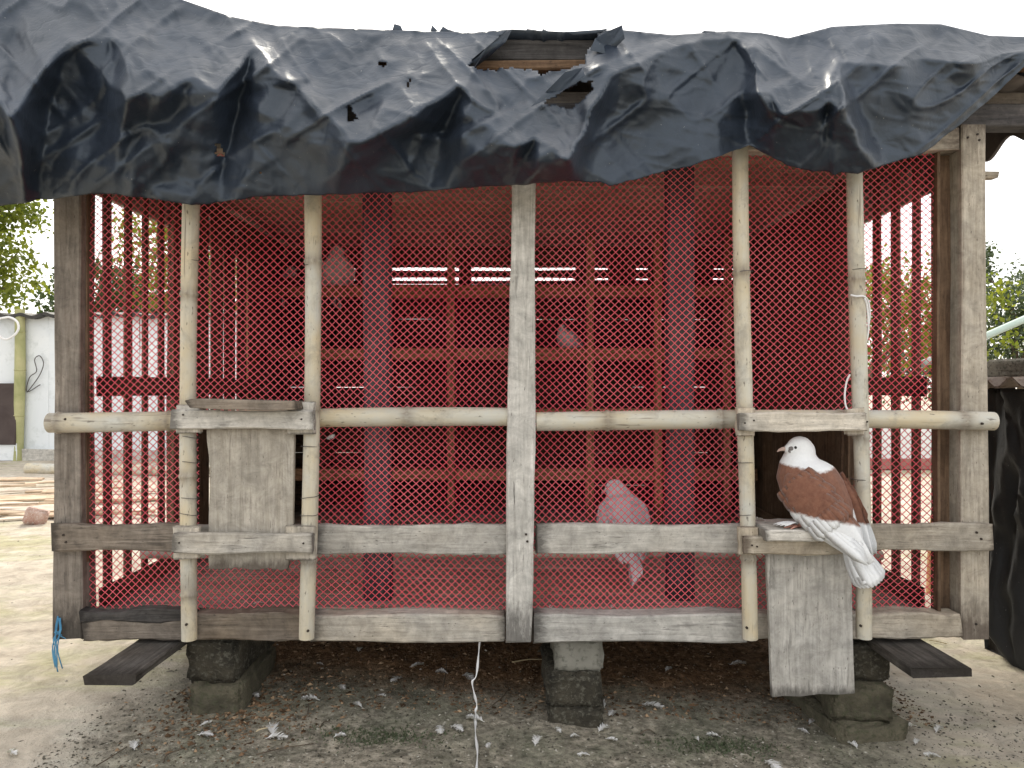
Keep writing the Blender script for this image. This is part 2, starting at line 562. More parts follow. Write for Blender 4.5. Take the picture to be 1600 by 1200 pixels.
def tube(pts, rad, seg=12, caps=True, attr=None):
    pts = [Vector(p) for p in pts]
    n = len(pts)
    rad = rad if hasattr(rad, '__len__') else [rad] * n
    V, F = [], []
    up = None
    for i, p in enumerate(pts):
        d = (pts[min(i + 1, n - 1)] - pts[max(i - 1, 0)])
        d = d.normalized() if d.length > 1e-9 else Vector((0, 0, 1))
        if up is None:
            up = d.orthogonal().normalized()
        up = (up - d * up.dot(d)).normalized()
        s = d.cross(up)
        for k in range(seg):
            a = 2 * math.pi * k / seg
            V.append(p + (up * math.cos(a) + s * math.sin(a)) * rad[i])
    for i in range(n - 1):
        for k in range(seg):
            k2 = (k + 1) % seg
            F.append((i * seg + k, i * seg + k2, (i + 1) * seg + k2, (i + 1) * seg + k))
    if caps:
        F.append(tuple(range(seg - 1, -1, -1)))
        F.append(tuple((n - 1) * seg + k for k in range(seg)))
    return V, F


def smooth_path(ctrl, n):
    """Catmull-Rom through control points"""
    c = [Vector(p) for p in ctrl]
    c = [c[0] * 2 - c[1]] + c + [c[-1] * 2 - c[-2]]
    out = []
    segs = len(c) - 3
    for i in range(n + 1):
        f = i / n * segs
        k = min(int(f), segs - 1)
        u = f - k
        p0, p1, p2, p3 = c[k:k + 4]
        out.append(0.5 * ((2 * p1) + (p2 - p0) * u + (2 * p0 - 5 * p1 + 4 * p2 - p3) * u * u + (3 * p1 - p0 - 3 * p2 + p3) * u ** 3))
    return out


def tube_obj(name, ctrl, rad, mat, parent=None, n=24, seg=8):
    pts = smooth_path(ctrl, n)
    if hasattr(rad, '__len__'):
        rr = [rad[0] + (rad[1] - rad[0]) * i / n for i in range(n + 1)]
    else:
        rr = rad
    o = pts[0].copy() if parent is None else Vector((0, 0, 0))
    V, F = tube([p - o for p in pts], rr, seg)
    return link(name, mesh(name, V, F, True), M[mat] if isinstance(mat, str) else mat, parent, Matrix.Translation(o))


def bamboo(name, a, b, r, nodes, parent, mat='bamboo', bend=0.004, seed=0):
    """bamboo culm along local X with swollen, stained nodes at the given fractions"""
    a, b = Vector(a), Vector(b)
    L = (b - a).length
    rr = random.Random(seed)
    us = set(np.linspace(0, 1, 26))
    for q in nodes:
        for e in (-0.022, -0.012, -0.006, -0.002, 0.002, 0.006, 0.014, 0.024):
            us.add(min(1, max(0, q + e * 0.9 / max(L, 0.3))))
    us = sorted(us)
    pts, rad, nod = [], [], []
    p1, p2 = rr.uniform(0, 6), rr.uniform(0, 6)
    for u in us:
        dist = min([abs(u - q) * L for q in nodes] + [9])
        k = math.exp(-(dist / 0.0045) ** 2)
        g = -0.09 * math.exp(-((dist - 0.007) / 0.004) ** 2) if dist < 0.03 else 0
        rad.append(r * (1 + 0.14 * k + g * 0.4 + 0.03 * math.sin(p1 + u * 9)))
        nod.append(math.exp(-(dist / 0.018) ** 2))
        pts.append(Vector((-L / 2 + L * u, bend * math.sin(math.pi * u + p2), bend * math.sin(p1 + 4 * u) * 0.5)))
    n_ = len(pts)
    rad = [q * (1.03 - 0.06 * k / n_) for k, q in enumerate(rad)]
    V, F = tube(pts, rad, 18, False)
    for e, sg, c0 in ((0, 1, pts[0]), (n_ - 1, -1, pts[-1])):
        i0 = len(V)
        for dd in (0.0, 0.02):
            for k in range(18):
                V.append(c0 + (V[e * 18 + k] - c0) * 0.74 + Vector((sg * dd, 0, 0)))
        for k in range(18):
            k2 = (k + 1) % 18
            F += [(e * 18 + k, e * 18 + k2, i0 + k2, i0 + k), (i0 + k, i0 + k2, i0 + 18 + k2, i0 + 18 + k)]
        F.append(tuple(range(i0 + 18, i0 + 36)))
        nod += [0.8, 1.0]  # hollow ends: shade of the recess put into the colour
    me = mesh(name, V, F, True)
    bm = bmesh.new()
    bm.from_mesh(me)
    bmesh.ops.recalc_face_normals(bm, faces=bm.faces)
    bm.to_mesh(me)
    bm.free()
    me.set_sharp_from_angle(angle=R(45))
    at = me.attributes.new('node', 'FLOAT', 'POINT')
    at.data.foreach_set('value', np.repeat(np.array(nod, dtype=np.float32), 18))
    return link(name, me, M[mat], parent, frame(a, b, Vector((0, -1, 0.01))))


def blocky(name, size, mat, parent, W, seed, jit=0.004, sub=3):
    """worn brick or stone: bevelled, subdivided, uneven"""
    bm = bmesh.new()
    bmesh.ops.create_cube(bm, size=1)
    bmesh.ops.scale(bm, vec=size, verts=bm.verts)
    bmesh.ops.bevel(bm, geom=bm.edges[:], offset=min(size) * 0.09, segments=2, affect='EDGES')
    bmesh.ops.subdivide_edges(bm, edges=[e for e in bm.edges if e.calc_length() > min(size) * 0.5], cuts=sub, use_grid_fill=True)
    rr = random.Random(seed)
    for v in bm.verts:
        x, y, z = v.co
        k = (float(fbm(x * 30 + seed, y * 30 + z * 40, seed, 3)) - 0.5) * 2.4
        v.co += v.co.normalized() * k * jit + Vector((rr.gauss(0, jit * .15), rr.gauss(0, jit * .15), rr.gauss(0, jit * .15)))
    me = bpy.data.meshes.new(name)
    bm.to_mesh(me)
    bm.free()
    me.polygons.foreach_set('use_smooth', [True] * len(me.polygons))
    return link(name, me, M[mat], parent, W)


# ------------------------------------------------------------------ the setting: ground
ax = np.concatenate([-np.geomspace(400, 3.2, 26), np.arange(-3.1, 2.6, 0.03), np.geomspace(2.7, 400, 26)])
ay = np.concatenate([-np.geomspace(60, 1.2, 12), np.arange(-1.1, 3.2, 0.03), np.geomspace(3.3, 600, 34)])
GX, GY = np.meshgrid(ax, ay, indexing='ij')
GV = np.stack([GX, GY, ground_z(GX, GY)], -1).reshape(-1, 3)
ni, nj = len(ax), len(ay)
idx = np.arange(ni * nj).reshape(ni, nj)
GQ = np.stack([idx[:-1, :-1], idx[1:, :-1], idx[1:, 1:], idx[:-1, 1:]], -1).reshape(-1, 4)
tag(link('ground', np_mesh('ground', GV, GQ, True), M['ground']), kind='structure')

# ------------------------------------------------------------------ the loft
loft = empty('pigeon_loft', (0, 0.7, 0.18), 'weathered wooden pigeon loft with red net front, bamboo poles and plank floor, raised on bricks', 'pigeon loft')
ZF, ZC = 0.245, 1.35          # inside floor and ceiling heights
XW = 0.955                    # inner face of the side walls
YN, YB = 1.20, 1.52           # front of the nest boxes, back wall

# corner posts and centre post
vboard('post', (84, 125, 205), (82, 127, 1000), 0.0, 0.06, 'brown', loft)
vboard('post', (1503, 1541, 195), (1503, 1547, 998), 0.0, 0.06, 'tan', loft)
vboard('post', (800, 839, 200), (789, 832, 1005), -0.046, 0.05, 'grey', loft, n=16, jit=0.0016)
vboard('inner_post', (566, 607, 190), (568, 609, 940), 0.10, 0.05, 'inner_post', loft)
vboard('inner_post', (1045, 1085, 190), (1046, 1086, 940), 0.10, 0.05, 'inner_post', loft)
for x0, x1 in ((-1.0, -0.95), (0.95, 1.0)):
    board('post', ((x0 + x1) / 2, YB - 0.03, 0.18), ((x0 + x1) / 2, YB - 0.03, ZC + 0.02), 0.05, 0.05, 'slat', loft)
    board('post', ((x0 + x1) / 2, 0.49, 0.18), ((x0 + x1) / 2, 0.49, ZC + 0.02), 0.045, 0.05, 'slat', loft)

# bottom beam in pieces, butting against posts and poles
for k, (x0, x1, y0, y1, Y, m) in enumerate(((128, 300, 960, 1001, -0.008, 'brown'), (302, 478, 959, 1001, -0.012, 'brown'), (480, 789, 961, 1004, -0.012, 'grey'),
                                            (834, 1166, 961, 1004, -0.014, 'grey'), (1168, 1345, 960, 1000, -0.012, 'grey'), (1347, 1502, 959, 998, -0.012, 'tan'))):
    hboard('bottom_beam', x0, x1, y0, y1, Y, 0.055, m, loft, n=14, jit=0.0018, ch=0.004)
board('bark_edge', P(124, 964, -0.012), P(284, 962, -0.012), 0.026, 0.03, 'dark', loft, n=14, jit=0.003)
board('top_plate', (-1.02, 0.004, 1.306), (1.0, 0.004, 1.306), 0.055, 0.045, 'tan', loft)

# waist boards
for x0, x1, y0, y1, Y, m in ((78, 288, 820, 861, -0.020, 'brown'), (288, 487, 822, 862, -0.018, 'grey'), (487, 797, 821, 866, -0.020, 'grey'),
                             (838, 1164, 820, 865, -0.022, 'grey'), (1340, 1552, 819, 861, -0.020, 'tan')):
    hboard('waist_board', x0, x1, y0, y1, Y, 0.019, m, loft, n=14, jit=0.0016)

# bamboo: two culms across, four upright
bamboo('bamboo_rail', P(79, 656, -0.022), P(799, 656, -0.022), 0.0210, [0.02, 0.26, 0.52, 0.775], loft, seed=1, bend=0.007)
bamboo('bamboo_rail', P(838, 656, -0.022), P(1553, 661, -0.022), 0.0205, [0.155, 0.40, 0.66, 0.93], loft, seed=2, bend=0.007)
YP = -0.052
bamboo('bamboo_pole', P(301, 290, YP), P(294.5, 1000, YP), 0.0172, [0.24, 0.64, 0.9], loft, seed=3, bend=0.006)
bamboo('bamboo_pole', P(487, 280, YP), P(481, 998, YP), 0.0172, [0.18, 0.5, 0.83], loft, seed=4, bend=0.006)
bamboo('bamboo_pole', P(1161, 215, YP), P(1167, 997, YP), 0.0172, [0.27, 0.56, 0.84], loft, seed=5, bend=0.006)
bamboo('bamboo_pole', P(1340, 250, YP), P(1345, 996, YP), 0.0165, [0.25, 0.58, 0.88], loft, seed=6, bend=0.006)


def wire_tie(x, y, Y, r):
    c = P(x, y, Y)
    pts = []
    tl = random.uniform(-0.18, 0.18)
    for i in range(15):
        a = 2 * math.pi * i / 14
        pts.append(c + Vector((math.cos(a) * r, math.sin(a) * r, math.cos(a) * r * tl + 0.0006 * math.sin(3 * a))))
    V, F = tube(pts, 0.0007, 5, False)
    link('wire_tie', mesh('wire_tie', V, F, True), M['wire'], loft)


for x, y in ((299, 408), (298, 682), (298, 721), (297, 777), (296, 802), (486, 416), (484, 697), (484, 776), (483, 804), (1162, 425), (1164, 722), (1165, 803), (1341, 422), (1343, 749), (1343, 811)):
    wire_tie(x, y, YP, 0.0186)

# hatch on the left: closed sliding door between rails
hd = hboard('hatch_rail', 266, 489, 641, 670, -0.10, 0.017, 'grey', loft, dy=1, seed=21)
hb = hboard('hatch_rail', 268, 489, 834, 865, -0.10, 0.017, 'grey', loft, seed=22)
hr = hboard('hatch_rail', 1156, 1356, 645, 674, -0.10, 0.017, 'grey', loft, seed=23)
hq = hboard('hatch_rail', 1163, 1352, 838, 867, -0.10, 0.017, 'tan', loft, seed=24)
for x0, x1, y0, y1, m in ((275, 312, 634, 677, 'grey'), (448, 491, 628, 675, 'grey'), (270, 310, 824, 873, 'grey'), (446, 491, 824, 875, 'grey'),
                          (1152, 1180, 636, 680, 'tan'), (1322, 1352, 640, 680, 'tan'), (1155, 1186, 826, 868, 'tan'), (1328, 1358, 822, 860, 'grey')):
    vboard('spacer_block', (x0, x1, y0), (x0, x1, y1), -0.082, 0.016, m, loft, n=3)


def nail(x, y, Y, r=0.0022):
    me = bpy.data.meshes.get('nail_head')
    if me is None:
        bm = bmesh.new()
        bmesh.ops.create_cone(bm, cap_ends=True, segments=7, radius1=0.0022, radius2=0.0018, depth=0.004)
        me = bpy.data.meshes.new('nail_head')
        bm.to_mesh(me)
        bm.free()
        me.materials.append(M['nail'])
    o = link('nail', me, None, loft, Matrix.Translation(P(x, y, Y)) @ Matrix.Rotation(R(90), 4, 'X'))
    o.scale = (r / 0.0022, r / 0.0022, 1)


for x, y in ((286, 648), (471, 655), (280, 848), (474, 849), (1164, 661), (1178, 657), (1355, 659), (1175, 852), (1183, 854), (1353, 850)):
    nail(x, y, -0.1005)
for x, y, Y in ((99, 836, -0.0205), (103, 847, -0.0205), (1526, 832, -0.0205), (1533, 842, -0.0205), (822, 835, -0.047), (824, 846, -0.047), (1512, 215, 0), (1527, 210, 0), (1530, 219, 0),
                (1535, 662, -0.045), (102, 655, -0.045), (481, 986, YP - 0.0175), (1167, 981, YP - 0.0175), (1345, 978, YP - 0.017), (291, 976, YP - 0.0175), (1525, 975, 0)):
    nail(x, y, Y, 0.003)


def plank_outline(name, pix, Y, t, mat, parent, axis):
    """board with an outline of its own (front face in photo pixels), thickness t; grain runs along axis"""
    pts = [P(x, y, Y) for x, y in pix]
    c = sum(pts, Vector()) / len(pts)
    m = frame(c - Vector(axis) * 0.5, c + Vector(axis) * 0.5, Vector((0, -1, 0)))
    inv = m.inverted()
    loc = [inv @ p for p in pts]
    n = len(loc)
    V = [(p.x, p.y, 0) for p in loc] + [(p.x, p.y, -t) for p in loc]
    F = [tuple(range(n)), tuple(range(2 * n - 1, n - 1, -1))] + [(i, n + i, n + (i + 1) % n, (i + 1) % n) for i in range(n)]
    me = mesh(name, V, F)
    bm = bmesh.new()
    bm.from_mesh(me)
    bmesh.ops.recalc_face_normals(bm, faces=bm.faces)
    bmesh.ops.bevel(bm, geom=[e for e in bm.edges if e.calc_length() > 0.004], offset=0.0012, segments=1, affect='EDGES')
    bm.to_mesh(me)
    bm.free()
    return link(name, me, M[mat], parent, m)


hatch = plank_outline('hatch_door', [(322, 664), (460, 664), (459, 700), (458, 760), (457, 820), (454, 868), (449, 889), (440, 891), (420, 888), (395, 891), (370, 887), (345, 890), (326, 889),
                                     (325, 860), (326, 800), (328, 760), (328, 735), (326, 712), (323, 690)], -0.0665, 0.014, 'tan', loft, (0, 0, 1))
hatch['label'] = 'closed pale plank hatch door with wavy left edge'
plank_outline('door_handle', [(288, 626), (300, 623), (380, 625), (460, 627), (463, 640), (420, 641), (340, 640), (296, 637)], -0.135, 0.066, 'brown', hatch, (1, 0, 0))
drop = plank_outline('hatch_door', [(1197, 846), (1330, 846), (1331, 900), (1333, 1000), (1336, 1084), (1310, 1086), (1280, 1085), (1250, 1089), (1225, 1088), (1207, 1090), (1205, 1040), (1202, 960), (1199, 900)],
                     -0.0665, 0.014, 'grey', loft, (0, 0, 1))
drop['label'] = 'pale plank hatch door slid down open'
# landing shelf under the open hatch
board('landing_board', (0.523, -0.055, 0.455), (0.672, -0.055, 0.455), 0.135, 0.024, 'grey', loft, normal=(0, 0, 1), n=8)
# planks that stick out beneath the loft for the birds to land on
board('landing_plank', (-0.797, -0.185, 0.1805), (-0.789, 0.5, 0.1805), 0.104, 0.020, 'plank', loft, normal=(0, 0, 1), n=12, jit=0.0022)
board('landing_plank', (0.872, -0.15, 0.1805), (0.858, 0.5, 0.1805), 0.118, 0.021, 'plank', loft, normal=(0, 0, 1), n=12, jit=0.0022)

# side walls: open slats in front, close boards behind
SL = {-1: [(1.660, 1.695), (1.746, 1.789), (1.837, 1.881), (1.927, 1.964), (2.018, 2.06), (2.100, 2.144)],
      1: [(1.660, 1.696), (1.748, 1.792), (1.838, 1.886), (1.934, 1.984), (2.032, 2.070), (2.112, 2.150)]}
for s in (-1, 1):
    for d0, d1 in SL[s]:
        d0 += 0.012
        y = (d0 + d1) / 2 - DIST
        if y < 0.03: y = 0.03
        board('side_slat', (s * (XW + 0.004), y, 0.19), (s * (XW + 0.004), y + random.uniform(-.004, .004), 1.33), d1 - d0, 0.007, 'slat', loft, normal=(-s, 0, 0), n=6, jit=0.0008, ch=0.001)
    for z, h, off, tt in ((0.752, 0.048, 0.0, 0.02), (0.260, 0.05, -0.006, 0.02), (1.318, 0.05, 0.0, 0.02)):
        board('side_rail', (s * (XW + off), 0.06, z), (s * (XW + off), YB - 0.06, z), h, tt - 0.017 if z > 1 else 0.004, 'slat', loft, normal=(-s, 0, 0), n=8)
    board('side_rail', (s * (XW + 0.034), 0.06, 1.255), (s * (XW + 0.034), YB, 1.255), 0.085, 0.015, 'tan', loft, normal=(-s, 0, 0), n=8)
    y = 0.515
    k = 0
    while y < YB - 0.06:
        w = random.uniform(0.085, 0.12)
        gap = random.choice((0.013, 0.015, 0.011)) if s < 0 and y < 1.0 else 0.0006
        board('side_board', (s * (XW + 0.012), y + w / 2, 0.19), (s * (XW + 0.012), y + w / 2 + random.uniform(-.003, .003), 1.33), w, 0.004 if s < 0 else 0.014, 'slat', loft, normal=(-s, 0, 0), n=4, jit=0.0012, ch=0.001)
        y += w + gap
        k += 1
board('side_board', (0.995, 0.1, 1.252), (1.152, 0.1, 1.254), 0.028, 0.03, 'tan', loft, n=3, w1=0.014)

for s in (-1, 1):
    board('side_board', (s * 0.988, 0.046, 0.19), (s * 0.988, 0.046, 1.33), 0.05, 0.008, 'slat', loft, n=4)
# floor and ceiling boards run across, each its own piece
y = 0.045
while y < YB - 0.02:
    w = random.uniform(0.10, 0.15)
    board('floor_board', (-XW + 0.02, y + w / 2, ZF), (XW - 0.02, y + w / 2, ZF), w - 0.003, 0.02, 'floor', loft, normal=(0, 0, 1), n=8, jit=0.0015)
    y += w
y = 0.05
while y < YB - 0.02:
    w = random.uniform(0.13, 0.2)
    board('ceiling_board', (-1.0, y + w / 2, ZC + random.uniform(-.004, .004)), (1.0, y + w / 2, ZC + random.uniform(-.004, .004)), w - 0.002, 0.016, 'ceil', loft, normal=(0, 0, -1), n=6)
    y += w
for x in (-0.5, 0.45):
    board('floor_joist', (x, 0.06, 0.2), (x, YB - 0.03, 0.2), 0.045, 0.045, 'dark', loft, normal=(-1, 0, 0), n=3)

# back wall: planks with two bright gaps
z = 0.19
edges = [0.19, 0.33, 0.47, 0.61, 0.75, 0.89, 1.04, 1.19]
for a, b in list(zip(edges[:-1], edges[1:])) + [(1.19, 1.2075), (1.2165, 1.2500), (1.2600, 1.40)]:
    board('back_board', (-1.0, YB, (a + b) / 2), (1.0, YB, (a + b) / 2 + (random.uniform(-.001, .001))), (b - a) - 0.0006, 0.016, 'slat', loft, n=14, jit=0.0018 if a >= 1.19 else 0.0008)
for x, w in ((-0.62, 0.10), (-0.20, 0.055), (0.30, 0.06), (0.47, 0.12), (0.72, 0.28), (-0.86, 0.16)):
    board('back_batten', (x, YB - 0.002, 1.12), (x, YB - 0.002, 1.34), w, 0.012, 'slat', loft, n=3)

# nest boxes: shelves, uprights, dividers
s2 = (YN + DIST) / FPX
shelves = [EYE + (HZ - yy) * s2 for yy in (455, 553, 648, 742)]
for zz in shelves:
    board('nest_shelf', (-XW + 0.015, (YN + YB) / 2, zz + 0.012), (XW - 0.015, (YN + YB) / 2, zz + 0.012), YB - YN - 0.02, 0.014, 'inner', loft, normal=(0, 0, 1), n=6)
    board('shelf_lip', (-XW + 0.015, YN, zz), (XW - 0.015, YN, zz), 0.046, 0.015, 'inner', loft, n=10)
for xx in (383, 490, 597, 705, 812, 921, 1028, 1135):
    X = (xx - 800) * s2
    board('nest_upright', (X, YN - 0.016, ZF), (X + random.uniform(-.004, .004), YN - 0.016, ZC - 0.004), 0.029, 0.02, 'inner', loft, n=8)
    for z0, z1 in zip([ZF] + shelves, shelves + [shelves[-1]]):
        pass
    zs = sorted(shelves + [ZF])
    for z0, z1 in zip(zs[:-1], zs[1:]):
        board('nest_divider', (X + 0.004, (YN + YB) / 2, z0 + 0.014), (X + 0.004, (YN + YB) / 2, z1 - 0.004), YB - YN - 0.04, 0.01, 'slat', loft, normal=(-1, 0, 0), n=2)

# roof carried by bearers
RX = 1.32
board('roof_bearer', (-1.3, 0.012, 1.362), (RX, 0.012, 1.362), 0.052, 0.05, 'inner_post', loft, n=12)
board('roof_bearer', (-1.3, YB - 0.02, 1.362), (RX, YB - 0.02, 1.362), 0.052, 0.05, 'slat', loft, n=6)
board('roof_bearer', (-1.3, 0.03, 1.405), (RX, 0.03, 1.405), 0.03, 0.04, 'brown', loft, n=10)
board('fascia_board', (-1.3, -0.052, 1.447), (RX, -0.052, 1.447), 0.017, 0.03, 'slat', loft, n=16)
board('fascia_board', (-1.3, -0.046, 1.481), (RX, -0.046, 1.481), 0.048, 0.02, 'dark', loft, n=16)
xs = np.arange(-1.35, 1.355, 0.0125)
ys = np.linspace(-0.03, 1.75, 6)
RV = np.array([(x, yy, 1.445 + 0.016 * math.cos(x * 2 * math.pi / 0.15) - 0.02 * yy + zz) for zz in (0, -0.006) for yy in ys for x in xs])
nx, ny = len(xs), len(ys)
ii = np.arange(nx * ny).reshape(ny, nx)
Q1 = np.stack([ii[:-1, :-1], ii[:-1, 1:], ii[1:, 1:], ii[1:, :-1]], -1).reshape(-1, 4)
Q2 = Q1[:, ::-1] + nx * ny
rim = []
for k in range(nx - 1):
    rim += [(ii[0, k + 1], ii[0, k], ii[0, k] + nx * ny, ii[0, k + 1] + nx * ny), (ii[-1, k], ii[-1, k + 1], ii[-1, k + 1] + nx * ny, ii[-1, k] + nx * ny)]
for k in range(ny - 1):
    rim += [(ii[k, 0], ii[k + 1, 0], ii[k + 1, 0] + nx * ny, ii[k, 0] + nx * ny), (ii[k + 1, -1], ii[k, -1], ii[k, -1] + nx * ny, ii[k + 1, -1] + nx * ny)]
link('roof_sheet', np_mesh('roof_sheet', RV, np.concatenate([Q1, Q2, np.array(rim)]), True), M['asbestos'], loft)
for x in (1.19,):
    xs2 = np.linspace(0.02, 1.7, 120)
    V, F = [], []
    for k, yy in enumerate(xs2):
        zb = 1.335 + 0.018 * math.cos(yy * 2 * math.pi / 0.16 + 1.2)
        V += [(x, yy, zb), (x, yy, 1.425), (x + 0.008, yy, 1.425), (x + 0.008, yy, zb)]
        if k:
            a, b = (k - 1) * 4, k * 4
            F += [(a, a + 1, b + 1, b), (a + 1, a + 2, b + 2, b + 1), (a + 2, a + 3, b + 3, b + 2), (a + 3, a, b, b + 3)]
    F += [(0, 3, 2, 1), (b, b + 1, b + 2, b + 3)]
    link('eaves_sheet', mesh('eaves_sheet', V, F), M['asbestos'], loft)


# the net: extruded diamond netting cut out at the two hatches
def make_net():
    px, pz = 0.01735, 0.0166
    x0, x1, z0, z1 = -0.967, 0.967, 0.238, 1.325
    nz = int((z1 - z0) / pz * 2) + 1
    zz = z0 + np.arange(nz) * pz / 2
    V, Q = [], []
    base = 0
    holes = []
    for a, b, c, d in ((314, 474, 668, 866), (1178, 1334, 672, 842)):
        p, q = P(a, d, 0.038), P(b, c, 0.038)
        holes.append((p.x, q.x, p.z, q.z))
    r = 0.00100
    for s in (-1, 1):
        sl = px / pz
        kmax = int((x1 - x0 + (z1 - z0) * sl) / px) + 3
        for k in range(-2, kmax):
            xk = x0 + k * px - ((z1 - z0) * sl if s > 0 else 0)
            X = xk + (zz - z0) * sl * s if s > 0 else xk - (zz - z0) * sl
            keep = (X >= x0) & (X <= x1)
            for h in holes:
                keep &= ~((X > h[0]) & (X < h[1]) & (zz > h[2]) & (zz < h[3]))
            if keep.sum() < 2:
                continue
            wx = 0.026 * (vnoise(X * 2.6, zz * 2.6, 41) - 0.5) + 0.006 * (vnoise(X * 11, zz * 11, 43) - 0.5)
            wz = 0.026 * (vnoise(X * 2.6 + 9, zz * 2.6, 47) - 0.5) + 0.006 * (vnoise(X * 11, zz * 11 + 5, 53) - 0.5)
            wy = 0.014 * (vnoise(X * 3, zz * 3, 59) - 0.5)
            pts = np.stack([X + wx, 0.037 + wy + s * 0.0004 + 0 * X, np.clip(zz + wz, z0, z1 + .01)], -1)
            dirv = np.array([s * sl, 0, 1.0]); dirv /= np.linalg.norm(dirv)
            perp = np.array([dirv[2], 0, -dirv[0]])
            off = np.stack([perp * r, np.array([0, -r, 0]), -perp * r, np.array([0, r, 0])])
            vv = (pts[:, None, :] + off[None]).reshape(-1, 3)
            seg = np.where(keep[:-1] & keep[1:])[0]
            V.append(vv)
            for c in range(4):
                c2 = (c + 1) % 4
                Q.append(np.stack([base + seg * 4 + c, base + (seg + 1) * 4 + c, base + (seg + 1) * 4 + c2, base + seg * 4 + c2], -1))
            base += len(vv)
    V = np.concatenate(V); Q = np.concatenate(Q)
    used = np.unique(Q)
    remap = np.zeros(len(V), dtype=np.int64)
    remap[used] = np.arange(len(used))
    o = link('net', np_mesh('net', V[used], remap[Q], True), M['net'], loft)
    o['kind'] = 'stuff'
    o['label'] = 'red plastic diamond netting'


make_net()
# ------------------------------------------------------------------ black plastic tarp over the roof
TOP = [(-260, -70), (0, -60), (180, -34), (285, 0), (360, 26), (430, 40), (520, 44), (640, 48), (740, 51), (800, 46), (880, 50), (970, 47), (1050, 55), (1140, 49), (1190, 52), (1232, 60), (1300, 42), (1400, 37),
       (1470, 38), (1545, 56), (1600, 58), (1700, 60)]
EDGE = [(-260, 120), (0, 155), (20, 195), (60, 118), (110, 66), (175, 60), (206, 76), (236, 120), (266, 140), (300, 120), (340, 148), (368, 110), (396, 72), (430, 110), (470, 150), (520, 190), (560, 226),
        (640, 184), (722, 128), (760, 190), (800, 233), (840, 212), (895, 258), (930, 150), (955, 116), (1020, 90), (1100, 62), (1160, 60), (1190, 150), (1212, 178), (1240, 176), (1290, 172), (1310, 96),
        (1400, 104), (1440, 92), (1520, 100), (1560, 84), (1600, 80), (1700, 84)]
HEM = [(-260, 330), (0, 323), (60, 313), (100, 309), (150, 303), (200, 306), (250, 313), (300, 320), (330, 318), (400, 308), (480, 305), (560, 302), (640, 300), (720, 294), (800, 289), (900, 282),
       (935, 284), (955, 290), (975, 284), (1060, 264), (1120, 246), (1170, 226), (1195, 240), (1230, 258), (1270, 268), (1297, 269), (1303, 275), (1312, 270), (1340, 270), (1380, 258), (1440, 240), (1470, 218),
       (1500, 194), (1550, 152), (1600, 106), (1660, 90), (1700, 88)]


def pl(tab, x):
    return np.interp(x, [a for a, _ in tab], [b for _, b in tab])


def facets(px, py, n, amp, seed, box=(-320, 1760, -140, 380), extra=()):
    """crumple: random heights, linear over a triangulation, so that it creases along straight lines"""
    rg = np.random.default_rng(seed)
    pts = np.stack([rg.uniform(box[0], box[1], n), rg.uniform(box[2], box[3], n)], -1)
    h = rg.normal(0, 1, n) * amp
    cor = np.array([(box[0], box[2]), (box[1], box[2]), (box[0], box[3]), (box[1], box[3])], float)
    pts = np.concatenate([cor, pts] + ([np.array([(a, b) for a, b, _ in extra], float)] if extra else []))
    h = np.concatenate([np.zeros(4), h] + ([np.array([c for _, _, c in extra])] if extra else []))
    vs_, _, fs, _, _, _ = delaunay_2d_cdt([Vector(p) for p in pts], [], [], 0, 1e-6)
    # output order equals the input order when no points merge
    hv = h if len(vs_) == len(h) else np.array([h[np.argmin(((pts - np.array(v)) ** 2).sum(1))] for v in vs_])
    out = np.zeros(px.shape)
    for f in fs:
        (ax_, ay_), (bx_, by_), (cx_, cy_) = [tuple(vs_[i]) for i in f[:3]]
        den = (by_ - cy_) * (ax_ - cx_) + (cx_ - bx_) * (ay_ - cy_)
        if abs(den) < 1e-9:
            continue
        m = (px >= min(ax_, bx_, cx_)) & (px <= max(ax_, bx_, cx_)) & (py >= min(ay_, by_, cy_)) & (py <= max(ay_, by_, cy_))
        if not m.any():
            continue
        qx, qy = px[m], py[m]
        w0 = ((by_ - cy_) * (qx - cx_) + (cx_ - bx_) * (qy - cy_)) / den
        w1 = ((cy_ - ay_) * (qx - cx_) + (ax_ - cx_) * (qy - cy_)) / den
        w2 = 1 - w0 - w1
        ins = (w0 >= -1e-6) & (w1 >= -1e-6) & (w2 >= -1e-6)
        tmp = out[m]
        tmp[ins] = (w0 * hv[f[0]] + w1 * hv[f[1]] + w2 * hv[f[2]])[ins]
        out[m] = tmp
    return out


def inpoly(px, py, poly):
    c = np.zeros(px.shape, bool)
    n = len(poly)
    for i in range(n):
        x1, y1 = poly[i]; x2, y2 = poly[(i + 1) % n]
        cond = ((y1 > py) != (y2 > py))
        xi = (x2 - x1) * (py - y1) / ((y2 - y1) if y2 != y1 else 1e-9) + x1
        c ^= cond & (px < xi)
    return c


HOLES = [[(729, 101), (742, 92), (764, 78), (786, 54), (800, 40), (928, 40), (938, 62), (918, 78), (912, 100), (890, 106), (862, 112), (846, 118), (838, 110), (800, 106), (775, 109), (742, 107)],
         [(846, 160), (866, 152), (902, 130), (930, 126), (920, 146), (898, 168), (884, 172), (880, 166), (862, 164)],
         [(544, 162), (548, 168), (558, 186), (550, 190), (543, 190)], [(589, 99), (597, 95), (606, 99), (600, 106)], [(636, 134), (642, 118), (643, 122), (638, 136)],
         [(336, 225), (342, 224), (352, 245), (344, 246), (337, 242)], [(403, 268), (410, 267), (409, 271)]]


